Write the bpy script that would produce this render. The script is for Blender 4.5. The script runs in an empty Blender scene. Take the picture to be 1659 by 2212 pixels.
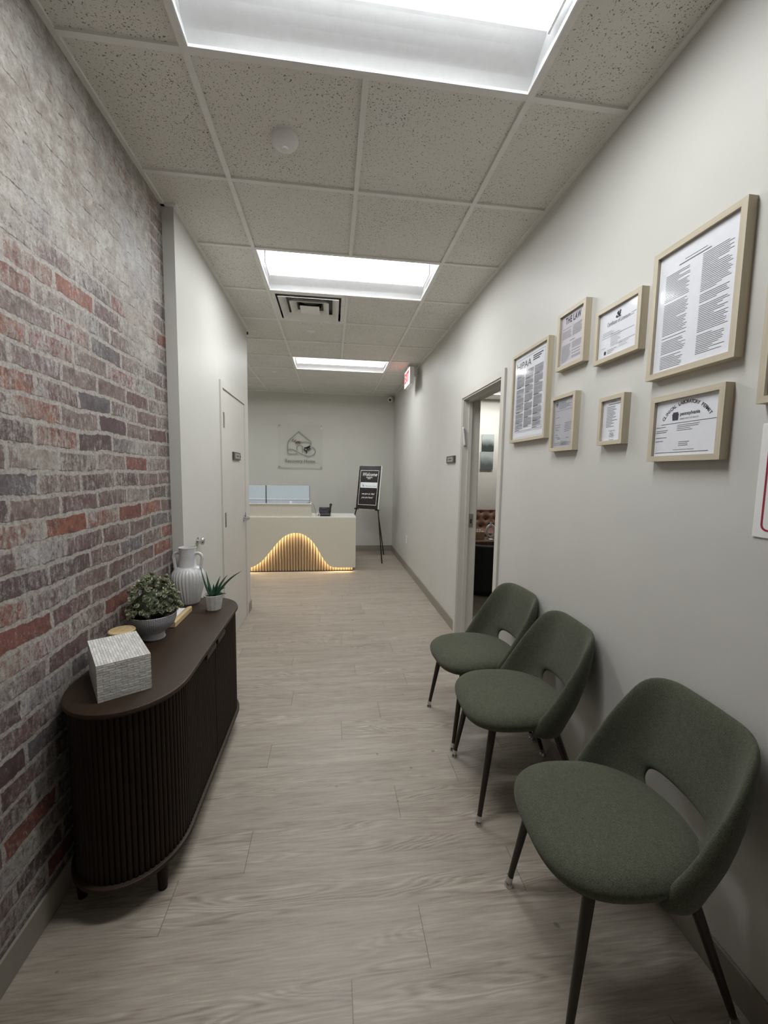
import bpy, bmesh, math, random
from mathutils import Vector, Matrix
random.seed(7)
D = bpy.data
SC = bpy.context.scene
COL = SC.collection
PI = math.pi

# ------------------------------------------------------------------ camera, world, exposure
XL, XL2, XR, YF, ZC = -0.409, -0.348, 1.625, 5.959, 2.846
YB = -3.4                      # corridor wall behind the camera
G = 0.6096                     # ceiling grid module
cam_d = D.cameras.new('camera')
cam = D.objects.new('camera', cam_d); COL.objects.link(cam)
Rv = Vector((0.99181526, -0.12661827, 0.01644068)); Uv = Vector((-0.00419053, 0.09641353, 0.99533254)); Fv = Vector((0.12761239, 0.9872549, -0.09509381))
m = Matrix.Identity(4)
for i in range(3):
    m[i][0], m[i][1], m[i][2] = Rv[i], Uv[i], -Fv[i]
m.translation = (0.49373, -1.57939, 1.45465)
cam.matrix_world = m
cam_d.sensor_fit = 'VERTICAL'; cam_d.sensor_height = 24.0
cam_d.lens = 24.0 * 882.946 / 2212.0
cam_d.clip_start = 0.02; cam_d.clip_end = 60
SC.camera = cam
w = D.worlds.new('world'); SC.world = w; w.use_nodes = True
w.node_tree.nodes['Background'].inputs[0].default_value = (0.8, 0.85, 0.9, 1)
w.node_tree.nodes['Background'].inputs[1].default_value = 0.3
SC.view_settings.view_transform = 'Standard'; SC.view_settings.look = 'None'
SC.view_settings.gamma = 1.0; SC.view_settings.use_curve_mapping = False
SC.view_settings.exposure = 0.06
SC.cycles.max_bounces = 10; SC.cycles.diffuse_bounces = 6
LAMP = 34.0                   # radiance of the fluorescent baskets
LAMP_COL = (0.965, 0.985, 0.985)
LED = 45.0

# ------------------------------------------------------------------ node helpers
class NT:
    def __init__(s, name):
        s.m = D.materials.new(name); s.m.use_nodes = True
        s.t = s.m.node_tree; s.N = s.t.nodes; s.L = s.t.links
        s.b = s.N['Principled BSDF']; s.out = s.N['Material Output']
    def new(s, t, **k):
        n = s.N.new(t)
        for a, v in k.items(): setattr(n, a, v)
        return n
    def put(s, sock, v):
        if isinstance(v, bpy.types.NodeSocket): s.L.new(v, sock)
        elif isinstance(v, (tuple, list)) and len(v) == 3 and sock.type == 'RGBA': sock.default_value = (*v, 1)
        else: sock.default_value = v
    def math(s, op, a, b=0.0, c=0.0, clamp=False):
        n = s.new('ShaderNodeMath', operation=op, use_clamp=clamp)
        s.put(n.inputs[0], a); s.put(n.inputs[1], b); s.put(n.inputs[2], c)
        return n.outputs[0]
    def obj(s):
        if not hasattr(s, '_o'):
            s._o = s.new('ShaderNodeTexCoord')
        return s._o.outputs['Object']
    def uv(s):
        s.obj(); return s._o.outputs['UV']
    def pos(s):
        return s.new('ShaderNodeNewGeometry').outputs['Position']
    def xyz(s, v):
        n = s.new('ShaderNodeSeparateXYZ'); s.put(n.inputs[0], v); return n.outputs
    def comb(s, x, y, z):
        n = s.new('ShaderNodeCombineXYZ'); s.put(n.inputs[0], x); s.put(n.inputs[1], y); s.put(n.inputs[2], z); return n.outputs[0]
    def noise(s, vec, scale, detail=2.0, rough=0.5, out='Fac', dist=0.0):
        n = s.new('ShaderNodeTexNoise'); s.put(n.inputs['Vector'], vec); n.inputs['Scale'].default_value = scale
        n.inputs['Detail'].default_value = detail; n.inputs['Roughness'].default_value = rough; n.inputs['Distortion'].default_value = dist
        return n.outputs[out]
    def white(s, vec):
        n = s.new('ShaderNodeTexWhiteNoise', noise_dimensions='3D'); s.put(n.inputs['Vector'], vec); return n.outputs['Value']
    def ramp(s, fac, stops, interp='LINEAR'):
        n = s.new('ShaderNodeValToRGB'); s.put(n.inputs[0], fac); cr = n.color_ramp; cr.interpolation = interp
        while len(cr.elements) < len(stops): cr.elements.new(0.5)
        for e, (p, c) in zip(cr.elements, stops):
            e.position = p; e.color = (*c, 1) if isinstance(c, (tuple, list)) else (c, c, c, 1)
        return n.outputs[0]
    def mix(s, f, a, b, mode='MIX'):
        n = s.new('ShaderNodeMix', data_type='RGBA', blend_type=mode)
        s.put(n.inputs['Factor'], f); s.put(n.inputs[6], a); s.put(n.inputs[7], b); return n.outputs[2]
    def step(s, x, a, b):
        n = s.new('ShaderNodeMapRange', interpolation_type='SMOOTHSTEP'); s.put(n.inputs[0], x)
        n.inputs[1].default_value = a; n.inputs[2].default_value = b; return n.outputs[0]
    def bump(s, h, strength=0.3, dist=0.002):
        n = s.new('ShaderNodeBump'); s.put(n.inputs['Height'], h); n.inputs['Strength'].default_value = strength
        n.inputs['Distance'].default_value = dist; s.L.new(n.outputs[0], s.b.inputs['Normal'])
    def base(s, c): s.put(s.b.inputs['Base Color'], c)
    def set(s, rough=None, metal=None, spec=None, sheen=None, coat=None):
        for k, v in (('Roughness', rough), ('Metallic', metal), ('Specular IOR Level', spec), ('Sheen Weight', sheen), ('Coat Weight', coat)):
            if v is not None: s.put(s.b.inputs[k], v)
        return s

M = {}
def simple(name, col, rough=0.5, metal=0.0, spec=0.5, var=0.04, scale=40, bump=0.0, bdist=0.001, sheen=None):
    n = NT(name)
    f = n.noise(n.obj(), scale, 3)
    d = tuple(max(0, c * (1 - var * 2)) for c in col); l = tuple(min(1, c * (1 + var * 2)) for c in col)
    n.base(n.ramp(f, [(0.3, d), (0.7, l)])); n.set(rough, metal, spec, sheen)
    if bump: n.bump(f, bump, bdist)
    M[name] = n.m; return n.m
def emis(name, col, strength, base=(0.8, 0.8, 0.8)):
    n = NT(name); n.base(base); n.put(n.b.inputs['Emission Color'], col); n.put(n.b.inputs['Emission Strength'], strength)
    M[name] = n.m; return n.m

# painted walls
def wallpaint(name, col):
    n = NT(name); p = n.pos()
    f = n.noise(p, 2.2, 3); n.base(n.ramp(f, [(0.3, tuple(c * 0.97 for c in col)), (0.7, tuple(min(1, c * 1.02) for c in col))]))
    n.set(0.50, 0, 0.28); n.bump(n.noise(p, 160, 2), 0.12, 0.001); M[name] = n.m
wallpaint('wall_paint', (0.58, 0.572, 0.542)); wallpaint('far_paint', (0.60, 0.595, 0.55)); wallpaint('trim_paint', (0.58, 0.56, 0.52))
simple('vinyl_base', (0.27, 0.24, 0.205), 0.5, var=0.02)
simple('white_enamel', (0.82, 0.83, 0.84), 0.35, var=0.01)
simple('tee_metal', (0.79, 0.775, 0.74), 0.45, var=0.02, scale=12)
simple('vent_grey', (0.20, 0.195, 0.185), 0.6)
simple('dark_void', (0.02, 0.02, 0.02), 0.9)
simple('white_plastic', (0.80, 0.79, 0.78), 0.4, var=0.01)
simple('chrome', (0.62, 0.62, 0.62), 0.18, 1.0, var=0.02)
simple('brushed_steel', (0.36, 0.35, 0.33), 0.38, 1.0, var=0.05, scale=90)
simple('plaque_insert', (0.34, 0.32, 0.30), 0.35)
simple('plaque_dark', (0.09, 0.085, 0.08), 0.3, 0.5, var=0.05)
simple('black_plastic', (0.012, 0.013, 0.018), 0.35, var=0.1)
simple('black_metal', (0.015, 0.014, 0.013), 0.4, 0.3, var=0.1)
simple('desk_cream', (0.66, 0.63, 0.54), 0.3, var=0.01)
simple('desk_top', (0.76, 0.75, 0.69), 0.22, var=0.01)
simple('ceramic_white', (0.66, 0.66, 0.67), 0.25, var=0.02)
simple('ceramic_grey', (0.42, 0.42, 0.45), 0.5, var=0.03)
simple('pot_white', (0.62, 0.62, 0.60), 0.35, var=0.05)
simple('soil', (0.03, 0.022, 0.016), 0.95, var=0.3, bump=0.6, bdist=0.004)
simple('paper', (0.74, 0.75, 0.80), 0.6, var=0.01)
simple('paper_grey', (0.44, 0.44, 0.48), 0.6, var=0.01)
simple('paper_lilac', (0.56, 0.53, 0.58), 0.6, var=0.01)
simple('mat_board', (0.62, 0.61, 0.60), 0.7, var=0.01)
simple('ink', (0.03, 0.032, 0.045), 0.7)
simple('ink_grey', (0.15, 0.15, 0.17), 0.7)
simple('ink_light', (0.30, 0.30, 0.32), 0.7)
simple('sign_red', (0.30, 0.015, 0.04), 0.4)
simple('screen_pale', (0.50, 0.57, 0.63), 0.2, var=0.02)
simple('screen_low', (0.46, 0.50, 0.57), 0.3, var=0.03)
simple('bead_white', (0.80, 0.84, 0.87), 0.3, var=0.01)
simple('board_black', (0.018, 0.013, 0.013), 0.25, var=0.1)
simple('letter_white', (0.80, 0.78, 0.74), 0.5)
simple('logo_grey', (0.22, 0.22, 0.20), 0.45, 0.2)
simple('logo_leaf', (0.035, 0.03, 0.03), 0.5)
simple('logo_leaf_pale', (0.20, 0.15, 0.15), 0.5)
simple('sofa_leather', (0.19, 0.105, 0.072), 0.45, var=0.12, scale=20)
simple('sofa_button', (0.05, 0.022, 0.015), 0.5)
simple('dark_upholstery', (0.010, 0.012, 0.009), 0.85, var=0.1)
simple('table_brown', (0.10, 0.055, 0.038), 0.4, var=0.2, scale=8)
simple('tissue', (0.8, 0.8, 0.8), 0.8)
simple('tissue_case', (0.42, 0.30, 0.22), 0.6)
simple('cord_grey', (0.20, 0.22, 0.18), 0.5)
simple('cord_white', (0.72, 0.68, 0.70), 0.4)
emis('lamp_glow', LAMP_COL, LAMP, (0.9, 0.9, 0.9))
emis('office_glow', (1, 0.98, 0.95), 48.0)
emis('basket_perf', LAMP_COL, 1.2, (0.8, 0.8, 0.8))
emis('led_glow', (1.0, 0.83, 0.52), LED)
emis('exit_face', (1.0, 0.62, 0.60), 0.75, (0.8, 0.5, 0.5))
emis('exit_red', (1.0, 0.06, 0.08), 1.0, (0.6, 0.02, 0.03))
emis('exit_rim', (1.0, 0.86, 0.80), 1.0, (0.8, 0.8, 0.8))

def glassmat(name, tint=(1, 1, 1), rough=0.02, f0=0.04):
    n = NT(name); n.N.remove(n.b)
    tr = n.new('ShaderNodeBsdfTransparent'); tr.inputs[0].default_value = (*tint, 1)
    gl = n.new('ShaderNodeBsdfGlossy'); gl.inputs['Roughness'].default_value = rough
    lw = n.new('ShaderNodeLayerWeight'); lw.inputs[0].default_value = 0.5
    fr = n.math('MULTIPLY_ADD', n.math('POWER', lw.outputs['Facing'], 5.0), 0.45, f0)
    mx = n.new('ShaderNodeMixShader'); n.L.new(fr, mx.inputs[0]); n.L.new(tr.outputs[0], mx.inputs[1]); n.L.new(gl.outputs[0], mx.inputs[2])
    n.L.new(mx.outputs[0], n.out.inputs[0]); M[name] = n.m
glassmat('glass', rough=0.09, f0=0.007); glassmat('acrylic', (0.99, 0.99, 0.985), f0=0.006)

def ceiling_tile():
    n = NT('ceiling_tile'); p = n.pos()
    a = n.noise(p, 3.0, 2)
    big = n.noise(p, 190, 1.0, 0.4, dist=0.4)
    dens = n.noise(p, 2.0, 1)
    th = n.math('MULTIPLY_ADD', dens, -0.12, 0.718)
    sp = n.math('SUBTRACT', big, th)
    mask = n.step(sp, 0.0, 0.025)
    fine = n.noise(p, 420, 1.5)
    fm = n.math('MULTIPLY', n.step(fine, 0.58, 0.68), 0.30)
    c = n.ramp(a, [(0.3, (0.72, 0.70, 0.65)), (0.7, (0.77, 0.75, 0.70))])
    c = n.mix(fm, c, (0.36, 0.34, 0.31)); c = n.mix(n.math('MULTIPLY', mask, 0.85), c, (0.13, 0.12, 0.105))
    n.base(c); n.set(0.9, 0, 0.2); h = n.math('SUBTRACT', 1.0, n.math('ADD', mask, fm)); n.bump(h, 0.4, 0.002); M['ceiling_tile'] = n.m
ceiling_tile()

def brick():
    n = NT('brick_mural'); p = n.pos(); X = n.xyz(p)
    H, Wd = 0.0735, 0.222
    wob = n.noise(p, 3.0, 2, out='Color'); ws = n.xyz(wob)
    fin = n.noise(p, 30, 4, 0.6, out='Color'); fs = n.xyz(fin)
    z = n.math('ADD', n.math('MULTIPLY_ADD', ws[0], 0.034, X[2]), n.math('MULTIPLY', fs[0], 0.021))
    y = n.math('ADD', n.math('MULTIPLY_ADD', ws[1], 0.04, X[1]), n.math('MULTIPLY', fs[1], 0.024))
    zr = n.math('DIVIDE', z, H); row = n.math('FLOOR', zr); fz = n.math('FRACT', zr)
    off = n.math('MULTIPLY_ADD', n.white(n.comb(row, 3.3, 0)), 0.22, n.math('MULTIPLY', n.math('MODULO', n.math('ABSOLUTE', row), 2.0), 0.5))
    yr = n.math('ADD', n.math('DIVIDE', y, Wd), off); colm = n.math('FLOOR', yr); fy = n.math('FRACT', yr)
    dy = n.math('MULTIPLY', n.math('MINIMUM', fy, n.math('SUBTRACT', 1.0, fy)), Wd)
    dz = n.math('MULTIPLY', n.math('MINIMUM', fz, n.math('SUBTRACT', 1.0, fz)), H)
    d = n.math('MINIMUM', dy, dz)
    bm = n.step(d, 0.0062, 0.0092)
    rnd = n.white(n.comb(colm, row, 1.7)); rnd2 = n.white(n.comb(colm, row, 9.1))
    bc = n.ramp(rnd, [(0.0, (0.105, 0.070, 0.072)), (0.18, (0.15, 0.090, 0.088)), (0.34, (0.175, 0.118, 0.112)), (0.5, (0.135, 0.120, 0.128)),
                      (0.62, (0.20, 0.078, 0.064)), (0.72, (0.150, 0.095, 0.094)), (0.86, (0.185, 0.135, 0.125)), (0.95, (0.24, 0.090, 0.060))], 'CONSTANT')
    ns = n.noise(p, 24, 5, 0.7)
    bc = n.mix(n.math('MULTIPLY', n.step(ns, 0.42, 0.66), 0.65), bc, (0.058, 0.038, 0.038))
    # limewash: upright drips on the lower courses, slanted smears higher up, bare strip beside the corner
    v1 = n.noise(n.comb(0.0, n.math('MULTIPLY', X[1], 2.4), n.math('MULTIPLY', X[2], 0.75)), 30, 7, 0.75, dist=0.5)
    sc = n.comb(0.0, n.math('ADD', n.math('MULTIPLY', X[1], 1.7), n.math('MULTIPLY', X[2], 1.1)), n.math('SUBTRACT', n.math('MULTIPLY', X[2], 0.7), n.math('MULTIPLY', X[1], 0.3)))
    d1 = n.noise(sc, 32, 7, 0.75, dist=0.8)
    s2 = n.noise(p, 62, 6, 0.78, dist=1.0)
    area = n.noise(p, 2.3, 3)
    bare = n.math('SUBTRACT', 1.0, n.math('MULTIPLY', n.step(X[1], 0.66, 0.74), 0.8))
    hi = n.math('MULTIPLY', n.step(n.math('MULTIPLY_ADD', n.noise(p, 1.3, 1), 1.1, X[2]), 2.42, 2.95), bare)
    s1 = n.math('ADD', n.math('MULTIPLY', v1, n.math('SUBTRACT', 1.0, hi)), n.math('MULTIPLY', d1, hi))
    tw_ = n.math('ADD', n.math('MULTIPLY', s1, 0.55), n.math('MULTIPLY', s2, 0.45))
    bias = n.math('ADD', n.math('MULTIPLY_ADD', rnd2, 0.13, n.math('MULTIPLY', area, 0.36)), n.math('MULTIPLY_ADD', hi, 0.20, -0.035))
    wash = n.step(n.math('ADD', tw_, bias), 0.66, 0.84)
    wc = n.ramp(n.noise(p, 16, 7, 0.78), [(0.30, (0.20, 0.175, 0.155)), (0.46, (0.31, 0.285, 0.255)), (0.62, (0.47, 0.46, 0.43))])
    wc = n.mix(n.math('MULTIPLY', n.step(n.noise(p, 3.4, 2), 0.50, 0.66), 0.5), wc, n.mix(0.5, wc, (0.36, 0.37, 0.44)))
    c = n.mix(n.math('MULTIPLY', wash, 0.90), bc, wc)
    mort = n.ramp(n.noise(p, 85, 6, 0.8), [(0.32, (0.10, 0.085, 0.08)), (0.43, (0.29, 0.262, 0.24)), (0.62, (0.44, 0.415, 0.385))])
    mm = n.math('MULTIPLY', n.math('SUBTRACT', 1.0, bm), n.math('SUBTRACT', 1.0, n.math('MULTIPLY', hi, 0.65)))
    c = n.mix(mm, c, mort)
    # broken dark line under the bricks
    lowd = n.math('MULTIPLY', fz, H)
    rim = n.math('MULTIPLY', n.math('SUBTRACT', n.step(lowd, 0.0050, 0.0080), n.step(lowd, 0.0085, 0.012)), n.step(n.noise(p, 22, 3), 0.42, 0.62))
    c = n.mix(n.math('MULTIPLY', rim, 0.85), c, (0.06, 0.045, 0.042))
    # slanted flakes and pits
    fl_ = n.comb(0.0, n.math('ADD', n.math('MULTIPLY', X[1], 2.1), n.math('MULTIPLY', X[2], 1.5)), n.math('SUBTRACT', n.math('MULTIPLY', X[2], 0.9), n.math('MULTIPLY', X[1], 0.4)))
    dk = n.step(n.noise(fl_, 34, 5, 0.68, dist=1.2), 0.55, 0.68)
    c = n.mix(n.math('MULTIPLY', dk, n.math('MULTIPLY_ADD', hi, 0.30, 0.50)), c, (0.085, 0.068, 0.066))
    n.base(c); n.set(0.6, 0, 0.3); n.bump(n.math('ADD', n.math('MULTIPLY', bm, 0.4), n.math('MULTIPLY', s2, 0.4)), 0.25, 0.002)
    M['brick_mural'] = n.m
brick()

def floor():
    n = NT('vinyl_plank'); p = n.pos(); X = n.xyz(p)
    Wd, Ln = 0.178, 1.22
    yr = n.math('DIVIDE', X[1], Wd); row = n.math('FLOOR', yr); fy = n.math('FRACT', yr)
    jx_ = {-6: .95, -5: .19, -4: .557, -3: .791, -2: 1.18, -1: .184, 0: .791, 1: 1.10, 2: .184, 3: .556, 4: .791, 5: .25, 6: 1.02}
    stops = [(0.0, 0.37)] + [((r_ + 8) / 24 - 0.01, (-jx_[r_] / 1.22) % 1.0) for r_ in sorted(jx_)]
    lut = n.ramp(n.math('DIVIDE', n.math('ADD', row, 8.0), 24.0), stops, 'CONSTANT')
    near = n.math('MULTIPLY', n.math('GREATER_THAN', row, -6.5), n.math('LESS_THAN', row, 6.5))
    off = n.math('ADD', n.math('MULTIPLY', lut, near), n.math('MULTIPLY', n.white(n.comb(row, 0.5, 2.2)), n.math('SUBTRACT', 1.0, near)))
    xr = n.math('ADD', n.math('DIVIDE', X[0], Ln), off); cl = n.math('FLOOR', xr); fx = n.math('FRACT', xr)
    pid = n.white(n.comb(cl, row, 4.4)); pid2 = n.white(n.comb(cl, row, 8.4))
    dx = n.math('MULTIPLY', n.math('MINIMUM', fx, n.math('SUBTRACT', 1.0, fx)), Ln)
    dy = n.math('MULTIPLY', n.math('MINIMUM', fy, n.math('SUBTRACT', 1.0, fy)), Wd)
    jx = n.math('SUBTRACT', 1.0, n.step(dx, 0.0006, 0.0018)); jy = n.math('SUBTRACT', 1.0, n.step(dy, 0.0002, 0.0012))
    v = n.comb(n.math('MULTIPLY_ADD', X[0], 0.8, n.math('MULTIPLY', pid, 37.0)), n.math('MULTIPLY_ADD', X[1], 6.5, n.math('MULTIPLY', pid2, 51.0)), 0.0)
    nz = n.noise(v, 1.35, 2.0, 0.45)
    warp = n.noise(v, 9, 2)
    ring = n.math('SINE', n.math('ADD', n.math('MULTIPLY', nz, 150.0), n.math('MULTIPLY', warp, 4.0)))
    rmask = n.step(n.noise(v, 1.1, 1), 0.50, 0.62)
    g = n.noise(n.comb(n.math('MULTIPLY', X[0], 5), n.math('MULTIPLY', X[1], 85), pid), 1.6, 4, 0.65)
    b = n.noise(n.comb(n.math('MULTIPLY', X[0], 1.3), n.math('MULTIPLY', X[1], 14), pid2), 1.6, 3, 0.6)
    t = n.math('ADD', n.math('MULTIPLY', g, 0.58), n.math('MULTIPLY', b, 0.42))
    t = n.math('ADD', t, n.math('MULTIPLY', n.math('MULTIPLY', ring, rmask), 0.080))
    t = n.math('ADD', t, n.math('MULTIPLY_ADD', pid, 0.05, -0.025))
    c = n.ramp(t, [(0.30, (0.212, 0.176, 0.143)), (0.46, (0.325, 0.281, 0.234)), (0.56, (0.370, 0.325, 0.272)), (0.72, (0.485, 0.436, 0.372))])
    c = n.mix(n.math('MULTIPLY', jx, 0.75), c, (0.09, 0.075, 0.06)); c = n.mix(n.math('MULTIPLY', jy, 0.22), c, (0.12, 0.10, 0.085))
    kn = n.step(n.noise(p, 16, 1), 0.775, 0.80); c = n.mix(n.math('MULTIPLY', kn, 0.6), c, (0.13, 0.10, 0.08))
    n.base(c); n.set(n.ramp(g, [(0.3, 0.36), (0.7, 0.48)]), 0, 0.45); n.bump(t, 0.12, 0.001); M['vinyl_plank'] = n.m
floor()

def woodmat(name, dark, light, axis=2, rough=0.4, stretch=14, scale=3, spec=0.4):
    n = NT(name); X = n.xyz(n.obj())
    sc = [stretch * 1.0] * 3; sc[axis] = 1.0
    v = n.comb(n.math('MULTIPLY', X[0], sc[0]), n.math('MULTIPLY', X[1], sc[1]), n.math('MULTIPLY', X[2], sc[2]))
    f = n.noise(v, scale, 4, 0.6); n.base(n.ramp(f, [(0.3, dark), (0.7, light)])); n.set(rough, 0, spec); n.bump(f, 0.1, 0.001); M[name] = n.m
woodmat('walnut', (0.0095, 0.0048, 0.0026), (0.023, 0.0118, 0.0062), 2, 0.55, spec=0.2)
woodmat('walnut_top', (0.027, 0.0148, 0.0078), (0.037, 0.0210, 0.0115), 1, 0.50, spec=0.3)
woodmat('oak_frame_v', (0.47, 0.41, 0.30), (0.56, 0.50, 0.39), 2, 0.5, 22)
woodmat('oak_frame_h', (0.47, 0.41, 0.30), (0.56, 0.50, 0.39), 1, 0.5, 22)
woodmat('slat_wood', (0.30, 0.20, 0.12), (0.46, 0.34, 0.22), 2, 0.5, 20)
woodmat('pine_pale', (0.52, 0.38, 0.20), (0.68, 0.52, 0.30), 1, 0.5, 10, 6)
woodmat('chair_leg', (0.016, 0.010, 0.007), (0.032, 0.020, 0.014), 2, 0.35, 10)

def fabric():
    n = NT('green_wool'); o = n.obj()
    f = n.noise(o, 420, 3, 0.7); g = n.noise(o, 60, 3)
    t = n.math('ADD', n.math('MULTIPLY', f, 0.88), n.math('MULTIPLY', g, 0.12))
    n.base(n.ramp(t, [(0.33, (0.040, 0.043, 0.029)), (0.5, (0.076, 0.081, 0.057)), (0.68, (0.122, 0.128, 0.095))]))
    n.set(0.95, 0, 0.10, 0.12); n.bump(f, 0.5, 0.0012); M['green_wool'] = n.m
fabric()

def leafmats():
    for name, a, b in (('succulent', (0.15, 0.185, 0.12), (0.62, 0.64, 0.46)), ('succulent_core', (0.04, 0.055, 0.03), (0.08, 0.10, 0.055)), ('aloe_green', (0.02, 0.065, 0.04), (0.045, 0.11, 0.065))):
        n = NT(name); f = n.noise(n.obj(), 38, 2); n.base(n.ramp(f, [(0.33, a), (0.68, b)])); n.set(0.45, 0, 0.4); M[name] = n.m
leafmats()

def bowlmat():
    n = NT('bowl_grid'); X = n.xyz(n.obj())
    ang = n.math('ARCTAN2', X[1], X[0])
    a = n.math('ABSOLUTE', n.math('SINE', n.math('MULTIPLY', ang, 34.0))); b = n.math('ABSOLUTE', n.math('SINE', n.math('MULTIPLY', X[2], 560.0)))
    h = n.math('MULTIPLY', n.math('POWER', a, 0.6), n.math('POWER', b, 0.6))
    msk = n.step(X[2], 0.050, 0.056); h = n.math('MULTIPLY', h, msk)
    n.base((0.52, 0.52, 0.55)); n.set(0.5, 0, 0.4); n.bump(h, 1.0, 0.004); M['bowl_grid'] = n.m
bowlmat()

def bonemat():
    n = NT('bone_tile'); b = n.new('ShaderNodeTexBrick'); n.L.new(n.uv(), b.inputs['Vector'])
    b.inputs['Scale'].default_value = 1.0; b.inputs['Brick Width'].default_value = 0.034; b.inputs['Row Height'].default_value = 0.0082
    b.inputs['Mortar Size'].default_value = 0.0006; b.inputs['Mortar Smooth'].default_value = 0.3
    b.inputs['Color1'].default_value = (0.58, 0.57, 0.54, 1); b.inputs['Color2'].default_value = (0.82, 0.81, 0.78, 1); b.inputs['Mortar'].default_value = (0.30, 0.28, 0.25, 1)
    n.L.new(b.outputs['Color'], n.b.inputs['Base Color'])
    h = n.math('SUBTRACT', n.noise(n.uv(), 110, 3), n.math('MULTIPLY', b.outputs['Fac'], 1.0)); n.bump(h, 0.7, 0.003); n.set(0.35, 0, 0.5); M['bone_tile'] = n.m
bonemat()

def canvasmat(name, lo, hi, inv, horizon):
    n = NT(name); X = n.xyz(n.obj())
    w_ = n.noise(n.comb(n.math('MULTIPLY', X[0], 14), 0.0, n.math('MULTIPLY', X[2], 3)), 1.0, 4)
    t = n.math('ADD', n.math('MULTIPLY', X[2], inv), n.math('MULTIPLY_ADD', w_, 0.5, horizon))
    n.base(n.ramp(t, [(0.25, lo), (0.5, tuple((a + b) / 2 for a, b in zip(lo, hi))), (0.72, hi)])); n.set(0.7); M[name] = n.m
canvasmat('canvas_forest', (0.02, 0.03, 0.028), (0.36, 0.41, 0.40), 3.6, 0.20)
canvasmat('canvas_lake', (0.07, 0.085, 0.085), (0.32, 0.36, 0.35), 3.0, 0.22)
canvasmat('canvas_tall', (0.02, 0.028, 0.026), (0.32, 0.36, 0.35), 1.9, 0.18)

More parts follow.
